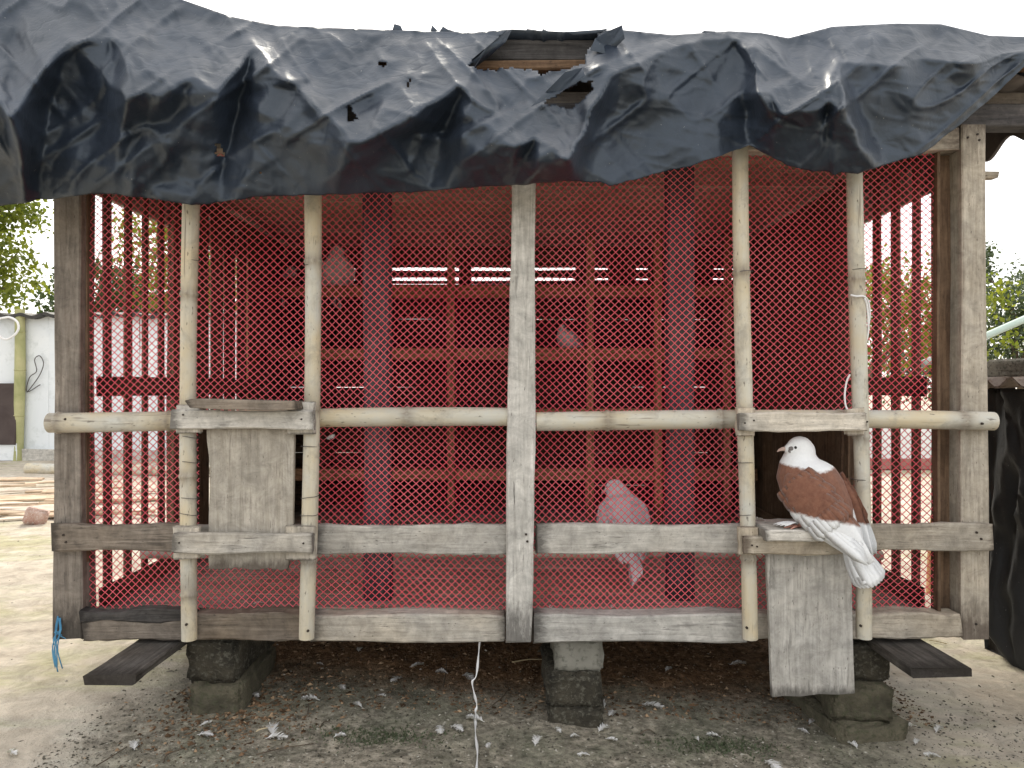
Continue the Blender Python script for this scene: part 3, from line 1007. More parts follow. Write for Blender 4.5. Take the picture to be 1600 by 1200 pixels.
def make_tarp_sheet():
    us = np.arange(-260, 1701, 3.2)
    nv, nb = 92, 22
    vsamp = np.linspace(0, 1, nv)
    U, Vv = np.meshgrid(us, vsamp, indexing='ij')
    top, edge, hem = pl(TOP, U), pl(EDGE, U), pl(HEM, U)
    # ragged hem
    hem = hem + 5 * (fbm(U * 0.05, U * 0 + 3, 71, 4) - 0.5)
    Yp = top + (hem - top) * Vv
    # below the fold line the creases run off at a slant instead of straight down
    lean = 2.2 * (fbm(U * 0.006, U * 0 + 2, 15, 2) - 0.5) * np.clip(Yp - edge, 0, 200) + 26 * (fbm(U * 0.02, Yp * 0.02, 16, 2) - 0.5)
    ug = np.linspace(-400, 1900, 1151)
    kern = np.exp(-(np.arange(-12, 13) * 2.0 / 9.0) ** 2)
    eg = np.convolve(np.pad(pl(EDGE, ug), 12, mode='edge'), kern / kern.sum(), 'valid')
    edge = np.interp(U + lean, ug, eg)
    edge = np.minimum(np.maximum(edge, top + 12), hem - 16)
    m2 = 1.6 / FPX
    yt = -0.062 + 0 * U
    # forward reach of the fold grows with its length, then saturates
    reach = 0.40 * (1 - np.exp(-(edge - top) * m2 * 1.65 / 0.40))
    ye = yt - reach
    f1 = np.clip((Yp - top) / (edge - top), 0, 1)
    f2 = np.clip((Yp - edge) / np.maximum(hem - edge, 1), 0, 1)
    yh = 0.22 * ye + 0.78 * (-0.125)
    Yd = yt + (ye - yt) * f1 ** 1.15 + (yh - ye) * f2
    # creases sculpted by hand where the photograph shows folds: (pixel x, pixel y, metres towards the eye)
    fold = [(720, 130, 0.02), (640, 180, 0.02), (560, 226, 0.012), (700, 205, -0.02), (860, 235, 0.02), (895, 257, 0.03), (850, 205, -0.012), (930, 190, -0.02), (955, 118, 0.02), (958, 284, 0.035), (1010, 250, 0.0),
            (1035, 140, 0.012), (1180, 75, 0.03), (1203, 145, 0.022), (1215, 182, -0.03), (1190, 130, -0.01), (1240, 120, 0.018), (1232, 66, -0.02), (1260, 200, -0.02), (1330, 150, 0.015), (1120, 190, 0.022),
            (200, 150, 0.02), (160, 110, 0.012), (240, 230, -0.02), (262, 300, 0.015), (400, 160, 0.015), (340, 146, 0.01), (60, 230, 0.012)]
    P1 = facets(U, Yp, 110, 0.016, 5, extra=fold)
    P2 = facets(U + 6 * np.sin(Yp / 30), Yp * 1.0, 620, 0.0060, 8)
    P3 = facets(U, Yp, 2600, 0.0014, 9)
    def ridges(ang, fx, fy, seed, pw):
        ca, sa = math.cos(ang), math.sin(ang)
        a_, b_ = U * ca + Yp * sa, -U * sa + Yp * ca
        b_ = b_ + 14 * (fbm(a_ * 0.01, b_ * 0.01, seed + 5, 2) - 0.5)
        r_ = 1 - np.abs(2 * vnoise(a_ * fx, b_ * fy, seed) - 1)
        return r_ ** pw
    wgt = fbm(U * 0.008, Yp * 0.012, 131, 2)
    P2 = P2 + 0.024 * ridges(-0.62, 0.006, 0.026, 101, 6) * np.clip(wgt * 2.4 - 0.6, 0, 1)
    P2 = P2 + 0.020 * ridges(0.85, 0.007, 0.030, 103, 6) * np.clip(1.5 - wgt * 2.2, 0, 1)
    crk = np.clip(1.4 - (Yp - top) / np.maximum(edge - top, 30), 0, 1)
    P3 = P3 * 0.5 + 0.0065 * crk * ridges(1.15, 0.014, 0.04, 107, 5) + 0.005 * crk * ridges(-0.9, 0.014, 0.042, 109, 5) + 0.003 * ridges(0.2, 0.02, 0.07, 113, 6)
    damp = np.clip((Yp - top) / 22, 0.15, 1)
    P2 = P2 * (1 - 0.65 * f2)
    P1 = P1 * (1 - 0.3 * f2)
    Yd = Yd - (P1 + P2 * (0.55 + 0.9 * fbm(U * 0.012, Yp * 0.012, 91, 2))) * damp - P3
    for k in range(1):                                   # soften by one cell
        Yd[1:-1, 1:-1] = 0.5 * Yd[1:-1, 1:-1] + 0.125 * (Yd[:-2, 1:-1] + Yd[2:, 1:-1] + Yd[1:-1, :-2] + Yd[1:-1, 2:])
    Yd = np.minimum(Yd, -0.058)
    d = Yd + DIST
    A = np.stack([(U - 800) * d / FPX, Yd, EYE + (HZ - Yp) * d / FPX], -1)
    # the part lying back over the roof
    bs = np.linspace(1, 0, nb)[:-1]
    Bk = []
    for b in bs:
        r0 = A[:, 0, :].copy()
        back = b ** 1.4 * 1.75
        r0[:, 1] += back
        r0[:, 2] = np.maximum(r0[:, 2] - 0.02 * min(1, b * 8) - 0.06 * b, 1.475 - 0.02 * back) + 0.012 * (fbm(r0[:, 0] * 6, np.full(len(us), back * 6), 33, 3) - 0.5) * min(1, b * 6)
        Bk.append(r0)
    Bk = np.stack(Bk, 1)
    V = np.concatenate([Bk, A], 1)
    n0, n1 = V.shape[:2]
    ids = np.arange(n0 * n1).reshape(n0, n1)
    Q = np.stack([ids[:-1, :-1], ids[:-1, 1:], ids[1:, 1:], ids[1:, :-1]], -1)
    cu = 0.25 * (U[:-1, :-1] + U[1:, :-1] + U[:-1, 1:] + U[1:, 1:])
    cv = 0.25 * (Yp[:-1, :-1] + Yp[1:, :-1] + Yp[:-1, 1:] + Yp[1:, 1:])
    jx = 9 * (fbm(cu * 0.12, cv * 0.12, 3, 3) - 0.5)
    jy = 9 * (fbm(cu * 0.12 + 40, cv * 0.12, 4, 3) - 0.5)
    hole = np.zeros(cu.shape, bool)
    for k, h in enumerate(HOLES):
        s = 1.0 if k < 2 else 0.3
        hole |= inpoly(cu + jx * s, cv + jy * s, h)
    keep = np.ones(Q.shape[:2], bool)
    keep[:, nb - 1:] = ~hole
    Qk = Q[keep]
    V = V.reshape(-1, 3)
    # torn flaps standing off the sheet
    ex_v, ex_f = [], []
    base = len(V)
    FL = [([(830, 166), (852, 144), (884, 112), (910, 106), (914, 118), (880, 140), (858, 153)], -0.30, 0.02), ([(922, 78), (930, 60), (952, 48), (972, 39), (976, 60), (962, 74), (946, 84)], -0.12, 0.02),
          ([(727, 101), (744, 88), (772, 66), (792, 48), (800, 46), (790, 66), (760, 92), (735, 112)], -0.14, -0.02), ([(612, 50), (616, 37), (626, 40), (630, 49)], -0.06, 0), ([(672, 50), (675, 39), (684, 48)], -0.06, 0),
          ([(686, 50), (692, 41), (700, 46), (712, 49)], -0.06, 0), ([(822, 50), (823, 45), (838, 47), (842, 51)], -0.06, 0), ([(846, 51), (848, 45), (860, 50)], -0.06, 0), ([(1092, 54), (1100, 48), (1118, 49), (1120, 54)], -0.06, 0),
          ([(885, 50), (940, 46), (952, 44), (938, 52), (900, 56)], -0.07, 0)]
    for poly, Y, curl in FL:
        c = sum((Vector(P(x, y, Y)) for x, y in poly), Vector()) / len(poly)
        i0 = base + len(ex_v)
        ex_v.append(c + Vector((0, curl, 0)))
        m = len(poly)
        for k, (x, y) in enumerate(poly):
            ex_v.append(P(x, y, Y + curl * (0.6 if k % 2 else -0.6)))
        for k in range(m):
            ex_f.append((i0, i0 + 1 + k, i0 + 1 + (k + 1) % m, i0))
    V = np.concatenate([V, np.array([tuple(p) for p in ex_v])])
    me = bpy.data.meshes.new('tarp')
    faces = [tuple(q) for q in Qk.tolist()] + [f[:3] for f in ex_f]
    me.from_pydata(V.tolist(), [], faces)
    me.polygons.foreach_set('use_smooth', [True] * len(me.polygons))
    me.update()
    bm = bmesh.new()
    bm.from_mesh(me)
    loose = [v for v in bm.verts if not v.link_faces]
    bmesh.ops.delete(bm, geom=loose, context='VERTS')
    bm.to_mesh(me)
    bm.free()
    o = link('tarp', me, M['tarp'])
    tag(o, 'crumpled torn black plastic tarp draped over the roof edge of the loft', 'tarp')
    sm = o.modifiers.new('thickness', 'SOLIDIFY')
    sm.thickness = 0.0006
    sm.offset = 1


make_tarp_sheet()


# ------------------------------------------------------------------ bricks under the loft
def brick(name, x, y, z, rz, size, mat, label, seed, tilt=0.0):
    W = Matrix.Translation((x, y, z + size[2] / 2)) @ Matrix.Rotation(R(rz), 4, 'Z') @ Matrix.Rotation(R(tilt), 4, 'Y')
    o = blocky(name, size, mat, None, W, seed, 0.008, 5)
    return tag(o, label, 'brick', 'bricks propping up the loft')


brick('brick', -0.672, 0.155, -0.005, 1, (0.118, 0.27, 0.088), 'brick_moss', 'green-brown mossy brick on the ground, carrying the sooty black brick', 3)
brick('brick', -0.676, 0.150, 0.080, -1, (0.116, 0.26, 0.102), 'brick_dark', 'sooty black brick directly under the loft beside the protruding plank, on a mossy brick', 4)
brick('brick', 0.146, 0.12, -0.040, -2, (0.128, 0.22, 0.070), 'brick_dark', 'black moss-speckled brick, lowest of the three under the middle of the loft', 5)
brick('brick', 0.138, 0.12, 0.028, 1, (0.126, 0.22, 0.080), 'brick_dark', 'stained black brick between the grey brick and the lowest one mid loft', 6)
brick('brick', 0.152, 0.13, 0.106, 0, (0.110, 0.22, 0.077), 'brick_grey', 'plain grey cement brick directly under the middle of the loft', 7)
brick('brick', 0.775, 0.11, -0.068, 12, (0.165, 0.27, 0.078), 'brick_moss', 'wide green-brown brick, lowest of the pile by the lowered hatch board', 8)
brick('brick', 0.782, 0.10, 0.008, -4, (0.132, 0.23, 0.082), 'brick_moss', 'mossy broken brick in the middle of the pile by the lowered hatch board', 9)
brick('brick', 0.792, 0.12, 0.088, 3, (0.108, 0.22, 0.078), 'brick_dark', 'dark topmost brick under the plank by the lowered hatch board', 10)


# ------------------------------------------------------------------ pigeons
def plumage(name, mode):
    t = NT(name)
    tc = t.n('TexCoord')
    v = tc.outputs['Object']
    sep = t.n('SeparateXYZ')
    t.l(v, sep.inputs[0])
    nz = t.noise(v, 60, 4, 0.6)
    nz2 = t.noise(v, 190, 3, 0.6)
    white = t.mix(nz2, (0.66, 0.68, 0.70), (0.80, 0.81, 0.82))
    if mode == 'white':
        c = white
    else:
        brown = t.mix(t.ramp(nz, (0.35, 0.0), (0.65, 1.0)), (0.135, 0.055, 0.036), (0.20, 0.086, 0.054))
        brown = t.mix(t.ramp(nz2, (0.3, 0.0), (0.7, 0.5)), brown, (0.25, 0.13, 0.085))
        h = t.math('ADD', sep.outputs['Z'], t.math('MULTIPLY', t.math('SUBTRACT', nz, 0.5), 0.016))
        if mode == 'body':
            # white head and neck, brown mantle, white rump; a point of white runs down the nape
            dx = t.math('ABSOLUTE', t.math('SUBTRACT', sep.outputs['X'], 0.028))
            neck = t.math('ADD', t.math('MULTIPLY', dx, -0.22), h)
            up = t.ramp(t.math('MULTIPLY', neck, 4.0), (0.462, 0.0), (0.482, 1.0))
            dn = t.ramp(t.math('MULTIPLY', h, 4.0), (0.165, 1.0), (0.185, 0.0))
            c = t.mix(up, brown, white)
            c = t.mix(dn, c, white)
            eye = None
        else:
            # wing: brown coverts, white flight feathers
            k = t.math('ADD', h, t.math('MULTIPLY', sep.outputs['X'], 0.15))
            dn = t.ramp(t.math('MULTIPLY', k, 4.0), (0.112, 1.0), (0.135, 0.0))
            c = t.mix(dn, brown, white)
    t.bump(t.math('ADD', nz, nz2), 0.25, 0.002)
    m = t.base(c, 0.75, 0.2)
    t.b.inputs['Sheen Weight'].default_value = 0.2
    return m


M['pg_body'] = plumage('brown_white_plumage', 'body')
M['pg_wing'] = plumage('brown_white_wing', 'wing')
M['pg_white'] = plumage('white_plumage', 'white')
M['beak'] = blotchy('horn_beak', (0.42, 0.30, 0.26), (0.55, 0.42, 0.36), 60, 0.5)
M['eye'] = NT('dark_eye').base((0.012, 0.008, 0.007), 0.12, 0.6)
M['face'] = blotchy('dark_face_feathers', (0.07, 0.06, 0.06), (0.30, 0.28, 0.27), 260, 0.8)
M['toe'] = blotchy('pink_toe', (0.42, 0.19, 0.15), (0.55, 0.30, 0.24), 60, 0.6)


def loft_rings(spine, seg=16):
    """closed tube through (centre, half-width vector, half-height vector)"""
    V, F = [], []
    for c, a, b in spine:
        for k in range(seg):
            th = 2 * math.pi * k / seg
            V.append(Vector(c) + Vector(a) * math.cos(th) + Vector(b) * math.sin(th))
    n = len(spine)
    for i in range(n - 1):
        for k in range(seg):
            k2 = (k + 1) % seg
            F.append((i * seg + k, i * seg + k2, (i + 1) * seg + k2, (i + 1) * seg + k))
    F.append(tuple(range(seg - 1, -1, -1)))
    F.append(tuple((n - 1) * seg + k for k in range(seg)))
    return V, F


def blade(V, F, base, tip, normal, w, camber=0.15, n=6, t=0.0008, blunt=0.5):
    """one feather vane, cambered, round-tipped"""
    base, tip, normal = Vector(base), Vector(tip), Vector(normal)
    d = tip - base
    L = d.length
    d = d / L
    nrm = (normal - d * normal.dot(d)).normalized()
    s = nrm.cross(d)
    i0 = len(V)
    for i in range(n + 1):
        u = i / n
        ww = w * (math.sin(math.pi * min(1, 0.22 + 0.5 * u)) if u < 0.56 else 1.0) * (1 if u < 1 - blunt * 0.5 else math.sqrt(max(0.02, 1 - ((u - (1 - blunt * 0.5)) / (blunt * 0.5)) ** 2)))
        c = base + d * L * u + nrm * camber * L * math.sin(math.pi * u) * 0.3
        V += [c - s * ww, c + nrm * ww * 0.22, c + s * ww, c - nrm * t]
        if i:
            a, b = i0 + (i - 1) * 4, i0 + i * 4
            for k in range(4):
                k2 = (k + 1) % 4
                F.append((a + k, b + k, b + k2, a + k2))
    F.append((i0, i0 + 1, i0 + 2, i0 + 3))
    b = i0 + n * 4
    F.append((b + 3, b + 2, b + 1, b))


def icos(V, F, c, r, sx=(1, 1, 1), sub=2):
    bm = bmesh.new()
    bmesh.ops.create_icosphere(bm, subdivisions=sub, radius=1)
    i0 = len(V)
    for v in bm.verts:
        V.append(Vector(c) + Vector((v.co.x * sx[0] * r, v.co.y * sx[1] * r, v.co.z * sx[2] * r)))
    for f in bm.faces:
        F.append(tuple(i0 + v.index for v in f.verts))
    bm.free()


def build_pigeon(W, label, mats, group=None, feet=True):
    """bird with its back to the eye, tail hanging down and out, head turned left; local origin at its feet"""
    o = bpy.data.objects.new('pigeon', None)
    COL.objects.link(o)
    o.empty_display_size = 0.03
    attach(o, None, W)
    tag(o, label, 'pigeon', group)
    if 'pigeon_body' not in bpy.data.meshes:
        # body, neck and head: overlapping closed shells fused into one skin by a voxel remesh
        side = Vector((0.80, 0.58, 0.12)).normalized()

        def ring(c, w, h, ax):
            ax = Vector(ax).normalized()
            a = (side - ax * side.dot(ax)).normalized()
            return (c, a * w, ax.cross(a) * h)
        A = (-0.40, 0.42, 0.80)
        sp = [ring((0.092, -0.088, -0.052), 0.010, 0.006, A), ring((0.084, -0.078, -0.036), 0.026, 0.016, A), ring((0.068, -0.058, -0.004), 0.046, 0.036, A), ring((0.052, -0.038, 0.032), 0.060, 0.052, A),
              ring((0.036, -0.020, 0.066), 0.068, 0.060, A), ring((0.022, -0.004, 0.094), 0.067, 0.060, A), ring((0.011, 0.006, 0.118), 0.058, 0.052, (-0.25, 0.25, 0.9)),
              ring((0.007, 0.008, 0.138), 0.042, 0.039, (-.1, .05, 1)), ring((0.008, 0.004, 0.154), 0.031, 0.031, (0, -.1, 1)), ring((0.008, 0.0, 0.170), 0.024, 0.025, (0, -.1, 1)), ring((0.008, -0.002, 0.180), 0.015, 0.016, (0, 0, 1))]
        V, F = loft_rings(sp, 20)
        icos(V, F, (0.005, -0.003, 0.169), 0.026, (1.05, 0.82, 0.86))
        icos(V, F, (-0.010, -0.004, 0.164), 0.019, (1.0, 0.75, 0.78))
        icos(V, F, (-0.022, -0.004, 0.163), 0.0095, (1.1, 0.75, 0.72))
        icos(V, F, (0.016, 0.0, 0.158), 0.026, (0.9, 0.9, 1.0))
        # thigh tufts
        icos(V, F, (0.022, -0.012, 0.016), 0.026, (1, 0.9, 1.0))
        icos(V, F, (0.052, -0.004, 0.014), 0.024, (1, 0.9, 1.0))
        mesh('pigeon_body', V, F, True)
        # wings
        for nm, sgn in (('wing_l', -1), ('wing_r', 1)):
            V, F = [], []
            if sgn < 0:
                sh, mid, end = Vector((-0.030, -0.028, 0.112)), Vector((0.020, -0.085, 0.035)), Vector((0.100, -0.126, -0.052))
                nrm = Vector((-0.62, -0.74, 0.26)).normalized()
            else:
                sh, mid, end = Vector((0.068, 0.010, 0.104)), Vector((0.100, -0.030, 0.030)), Vector((0.118, -0.088, -0.048))
                nrm = Vector((0.92, 0.30, 0.22)).normalized()
            d = (end - sh).normalized()
            across = nrm.cross(d).normalized()
            prof = [(0.0, 0.008, 0.006), (0.07, 0.028, 0.013), (0.2, 0.044, 0.017), (0.36, 0.047, 0.016), (0.5, 0.042, 0.013), (0.64, 0.034, 0.009), (0.78, 0.024, 0.006), (0.9, 0.015, 0.004), (1.0, 0.006, 0.002)]
            rings = []
            for u, w, h in prof:
                c = sh * (1 - u) ** 2 + mid * 2 * u * (1 - u) + end * u * u
                rings.append((c, across * w, nrm * h))
            V, F = loft_rings(rings, 14)
            # flight feathers: a closed fan, each overlapping the next
            for k in range(8):
                u = k / 7
                b0 = sh.lerp(end, 0.40) + across * (0.030 - 0.055 * u) + nrm * (0.004 + 0.0012 * k)
                tp = end + across * (0.022 - 0.030 * u) - d * (0.050 * abs(1 - u) ** 1.3) + nrm * (0.001 * k)
                blade(V, F, b0, tp, nrm, 0.0115, 0.12)
            # rows of coverts
            rr = random.Random(5)
            for row, (u0, nn, ln) in enumerate(((0.50, 9, 0.034), (0.40, 9, 0.030), (0.30, 9, 0.026), (0.20, 8, 0.022), (0.11, 7, 0.018))):
                for k in range(nn):
                    q = (k / (nn - 1) - 0.5) * 2
                    wd = 0.040 * (1 - 0.25 * abs(u0 - 0.3) * 2)
                    c = sh * (1 - u0) ** 2 + mid * 2 * u0 * (1 - u0) + end * u0 * u0
                    hh = 0.0128 * math.sqrt(max(0, 1 - (q * 0.92) ** 2)) + 0.0006
                    b0 = c + across * wd * q + nrm * hh
                    blade(V, F, b0 - d * 0.006, b0 + d * ln + across * rr.gauss(0, 0.0015) - nrm * (0.0046), nrm, 0.0115, 0.03, 4)
            mesh(nm, V, F, True)
        # tail fan
        V, F = [], []
        tb = Vector((0.082, -0.082, -0.036))
        td = Vector((0.36, -0.42, -0.83)).normalized()
        tn = Vector((-0.35, -0.86, 0.30)).normalized()
        ta = tn.cross(td).normalized()
        for k in range(8):
            q = (k / 7 - 0.5) * 2
            dirn = (td + ta * q * 0.33).normalized()
            blade(V, F, tb + ta * q * 0.012 - tn * abs(q) * 0.004 + tn * 0.0015 * (k % 2), tb + dirn * (0.080 - 0.004 * abs(q)) - tn * (0.006 * q * q), tn, 0.0125, 0.06, 7, blunt=0.34)
        mesh('tail', V, F, True)
        # beak, eye, dark lore, legs
        V, F = tube([(-0.026, -0.004, 0.1635), (-0.033, -0.004, 0.163), (-0.040, -0.004, 0.1605), (-0.0445, -0.004, 0.157)], [0.0052, 0.0042, 0.0027, 0.0008], 10)
        mesh('beak', V, F, True)
        V, F = [], []
        icos(V, F, (-0.0095, -0.0185, 0.1675), 0.0036, (1, 0.7, 1))
        mesh('eye', V, F, True)
        V, F = [], []
        icos(V, F, (-0.0160, -0.0150, 0.1650), 0.0080, (1.0, 0.30, 0.62))
        icos(V, F, (-0.0190, -0.0130, 0.1600), 0.0055, (0.9, 0.3, 0.8))
        mesh('face_patch', V, F, True)
        for nm, ox, oy in (('leg_a', -0.018, -0.040), ('leg_b', 0.036, -0.016)):
            V, F = tube([(ox + 0.012, oy + 0.004, 0.030), (ox + 0.010, oy, 0.012), (ox + 0.008, oy - 0.002, 0.004)], [0.0085, 0.0055, 0.0036], 8)
            for an, ln in ((150, 0.030), (185, 0.034), (215, 0.030), (20, 0.016)):
                e = Vector((math.cos(R(an)) * ln, math.sin(R(an)) * ln, 0))
                v2, f2 = tube([Vector((ox + 0.008, oy, 0.004)), Vector((ox + 0.008, oy, 0.004)) + e * 0.5 + Vector((0, 0, 0.0015)), Vector((ox + 0.008, oy, 0.0018)) + e], [0.0030, 0.0026, 0.0012], 6)
                F += [tuple(i + len(V) for i in f) for f in f2]
                V += v2
            mesh(nm, V, F, True)
            V, F = [], []
            for k in range(7):
                an = 165 + (k - 3) * 13
                ln = 0.052 - 0.004 * abs(k - 3)
                b0 = Vector((ox + 0.008, oy, 0.010 + 0.0006 * k))
                blade(V, F, b0, b0 + Vector((math.cos(R(an)) * ln, math.sin(R(an)) * ln, -0.006)), (0, 0, 1), 0.0072, 0.25, 5)
            mesh(nm + '_muff', V, F, True)

    def add(name, dat, mat, par=o, world=W):
        ob = bpy.data.objects.new(name, bpy.data.meshes[dat])
        COL.objects.link(ob)
        if len(ob.data.materials) == 0:
            ob.data.materials.append(mat)
        ob.material_slots[0].link = 'OBJECT'
        ob.material_slots[0].material = mat
        attach(ob, par, world)
        return ob
    body = add('body', 'pigeon_body', mats[0])
    rm = body.modifiers.new('skin', 'REMESH')
    rm.mode = 'VOXEL'
    rm.voxel_size = 0.0032
    rm.use_smooth_shade = True
    s_ = body.modifiers.new('soft', 'SMOOTH')
    s_.factor = 0.5
    s_.iterations = 4
    add('wing', 'wing_l', mats[1])
    add('wing', 'wing_r', mats[1])
    add('tail', 'tail', M['pg_white'])
    add('beak', 'beak', M['beak'])
    add('eye', 'eye', M['eye'])
    if mats[0] is M['pg_body']:
        add('face_patch', 'face_patch', M['face'])
    for nm in ('leg_a', 'leg_b'):
        lg = add('leg', nm, M['toe'])
        add('foot_feathers', nm + '_muff', M['pg_white'], lg)
    return o


build_pigeon(Matrix.Translation((0.612, -0.060, 0.4545)), 'brown and white pigeon with white head perched in the open hatch', (M['pg_body'], M['pg_wing']))
WHT = (M['pg_white'], M['pg_white'])
bamboo('perch', (-XW, 0.262, 0.318), (XW, 0.262, 0.318), 0.012, [0.2, 0.45, 0.8], loft, seed=31)
build_pigeon(Matrix.Translation((P(975, 860, 0.28).x, 0.29, 0.328)) @ Matrix.Diagonal((0.55, 0.9, 1.0, 1.0)) @ Matrix.Rotation(R(-20), 4, 'X') @ Matrix.Rotation(R(-38), 4, 'Z'), 'white pigeon perched low behind the red net with its back turned', WHT)
build_pigeon(Matrix.Translation((P(537, 440, YN + 0.05).x, YN + 0.05, shelves[0] + 0.0125)) @ Matrix.Rotation(R(165), 4, 'Z') @ Matrix.Rotation(R(-18), 4, 'X') @ Matrix.Scale(0.9, 4), 'round white pigeon sitting on the top nest shelf', WHT)
build_pigeon(Matrix.Translation((P(893, 540, YN + 0.07).x, YN + 0.07, shelves[1] + 0.0125)) @ Matrix.Rotation(R(100), 4, 'Z') @ Matrix.Rotation(R(-22), 4, 'X') @ Matrix.Scale(0.6, 4), 'small white pigeon sitting on the second nest shelf from the ceiling', WHT)
build_pigeon(Matrix.Translation((P(458, 440, YN + 0.2).x, YN + 0.2, shelves[0] + 0.0125)) @ Matrix.Rotation(R(190), 4, 'Z') @ Matrix.Rotation(R(-18), 4, 'X') @ Matrix.Scale(0.62, 4), 'dusky brown and white pigeon in shade on the top nest shelf', (M['pg_body'], M['pg_wing']))


# ------------------------------------------------------------------ strings, twine, strap
def ribbon(name, ctrl, w, mat, n=40, tw=1.0, seed=0):
    pts = smooth_path(ctrl, n)
    o = pts[0].copy()
    V, F = [], []
    rr = random.Random(seed)
    for i, p in enumerate(pts):
        a = 0.5 * math.sin(i * 0.35 * tw + seed)
        s = Vector((math.cos(a), 0.5 * math.sin(a), 0)) * w * (0.75 + 0.35 * math.sin(i * 0.8 + seed))
        f = Vector((0, -0.0009, 0.0009))
        q = p - o
        V += [q - s, q + f, q + s, q - f]
        if i:
            x, y = (i - 1) * 4, i * 4
            for k in range(4):
                F.append((x + k, y + k, y + (k + 1) % 4, x + (k + 1) % 4))
    F += [(3, 2, 1, 0), (n * 4, n * 4 + 1, n * 4 + 2, n * 4 + 3)]
    return link(name, mesh(name, V, F, True), M[mat], None, Matrix.Translation(o))


g1, g2 = G(746, 1125), G(744, 1210)
tag(ribbon('plastic_strap', [P(750, 998, 0.012), P(747, 1030, 0.008), P(744, 1056, 0.0), P(738, 1066, -0.004), P(742, 1088, 0.0), P(745, 1102, 0.004), P(743, 1112, 0.0), G(743, 1128) + Vector((0, 0, .004)),
                             G(743, 1150) + Vector((0, 0, .004)), G(746, 1178) + Vector((0, 0, .004)), g2 + Vector((0, 0, .004)), G(740, 1260) + Vector((0, 0, .004))], 0.0032, 'white_plastic', 60, 1.0, 2),
    'thin white plastic strap hanging from the loft beam onto the dirt', 'strap')
rr = random.Random(4)
V, F = [], []
for k in range(9):
    x0 = 93 + rr.uniform(-5, 5)
    xe, ye = (rr.choice([88, 92, 100, 104]) + rr.uniform(-3, 3), rr.uniform(1030, 1054)) if k < 5 else (93 + rr.uniform(-10, 10), rr.uniform(985, 1010))
    pts = smooth_path([P(x0, 964 + rr.uniform(-2, 3), -0.004), P(x0 + rr.uniform(-4, 4), 985, -0.008), P((x0 + xe) / 2 + rr.uniform(-8, 4), (985 + ye) / 2, -0.008), P(xe, ye, -0.006)], 10)
    v2, f2 = tube(pts, 0.0013 if k < 5 else 0.0009, 5)
    F += [tuple(i + len(V) for i in f) for f in f2]
    V += v2
tag(link('blue_twine', mesh('blue_twine', V, F, True), M['blue_twine']), 'frayed blue twine hanging from the foot of the dark corner post', 'twine')
tag(tube_obj('cord', [P(1329, 461, -0.068), P(1338, 463, -0.0725), P(1349, 463, -0.070), P(1356, 470, -0.06), P(1359, 490, -0.055), P(1356, 515, -0.055), P(1354, 532, -0.055), P(1357, 512, -0.058), P(1355, 480, -0.062), P(1351, 466, -0.069)], 0.0022, 'white_plastic', loft, 50, 6), 'white cord looped round the bamboo pole')
tag(tube_obj('cord', [P(1328, 585, -0.060), P(1323, 596, -0.056), P(1320, 615, -0.056), P(1321, 632, -0.058), P(1326, 643, -0.062), P(1333, 644, -0.07)], 0.0021, 'white_plastic', loft, 30, 6), 'small white cord loop above the open hatch')


# ------------------------------------------------------------------ feathers, twigs, litter on the ground
def feather_mesh(k):
    """curled downy feather: a bent quill with loose barbs on both sides"""
    rr = random.Random(100 + k)
    L = rr.uniform(0.022, 0.04)
    bend = rr.uniform(-0.9, 0.9)
    lift = rr.uniform(0.002, 0.009)
    quill, ang = [Vector((0, 0, 0.001))], 0.0
    n = 14
    for i in range(n):
        ang += bend / n
        quill.append(quill[-1] + Vector((math.cos(ang), math.sin(ang), lift / L * (1 if i < 7 else -0.6))) * (L / n))
    V, F = tube(quill, [0.0006 * (1 - 0.7 * i / n) for i in range(n + 1)], 5)
    for i in range(2, n + 1):
        u = i / n
        d = (quill[i] - quill[i - 1]).normalized()
        sd = Vector((-d.y, d.x, 0))
        ln = L * 0.30 * math.sin(math.pi * (0.18 + 0.72 * u)) * rr.uniform(0.75, 1.15)
        for sg in (-1, 1):
            for q in range(2):
                tip = quill[i] + (sd * sg * 0.9 + d * rr.uniform(0.5, 1.0)) * ln + Vector((0, 0, rr.uniform(-0.001, 0.004)))
                b = quill[i] - d * q * L / n / 2
                w = d * L / n * 0.42
                i0 = len(V)
                V += [b - w, b + w, tip.lerp(b, .35) + w * 1.1 + Vector((0, 0, 0.0012)), tip, tip.lerp(b, .35) - w + Vector((0, 0, 0.0012))]
                F.append((i0, i0 + 1, i0 + 2, i0 + 3, i0 + 4))
    me = mesh('feather', V, F, True)
    me.materials.append(M['feather'])
    return me


M['feather'] = leafmat('white_down', (0.74, 0.74, 0.77), (0.84, 0.84, 0.86), 0.15)
FM = [feather_mesh(k) for k in range(6)]
FPOS = [(390, 1088), (372, 1098), (312, 1136), (308, 1150), (425, 1152), (415, 1156), (521, 1154), (566, 1107), (590, 1088), (528, 1073), (640, 1044), (628, 1060), (700, 1054), (722, 1057), (768, 1163), (704, 1136), (692, 1136),
        (757, 1130), (866, 1140), (935, 1146), (946, 1156), (962, 1112), (1003, 1102), (945, 1108), (905, 1152), (1126, 1153), (1264, 1133), (1265, 1148), (1305, 1156), (1432, 1136), (1462, 1147), (1430, 1165), (1470, 1185),
        (1195, 1190), (1340, 1172), (210, 1174), (10, 1178), (500, 1096), (505, 1040), (560, 1020), (1140, 1040), (1040, 1050), (1092, 1160), (836, 1168), (922, 1182)]
LBL = {18: ('white feather at the foot of the black brick under mid loft',), 14: ('white feather lying just beside the white plastic strap',), 35: ('white feather out on the pale yard below the dark foot plank',)}
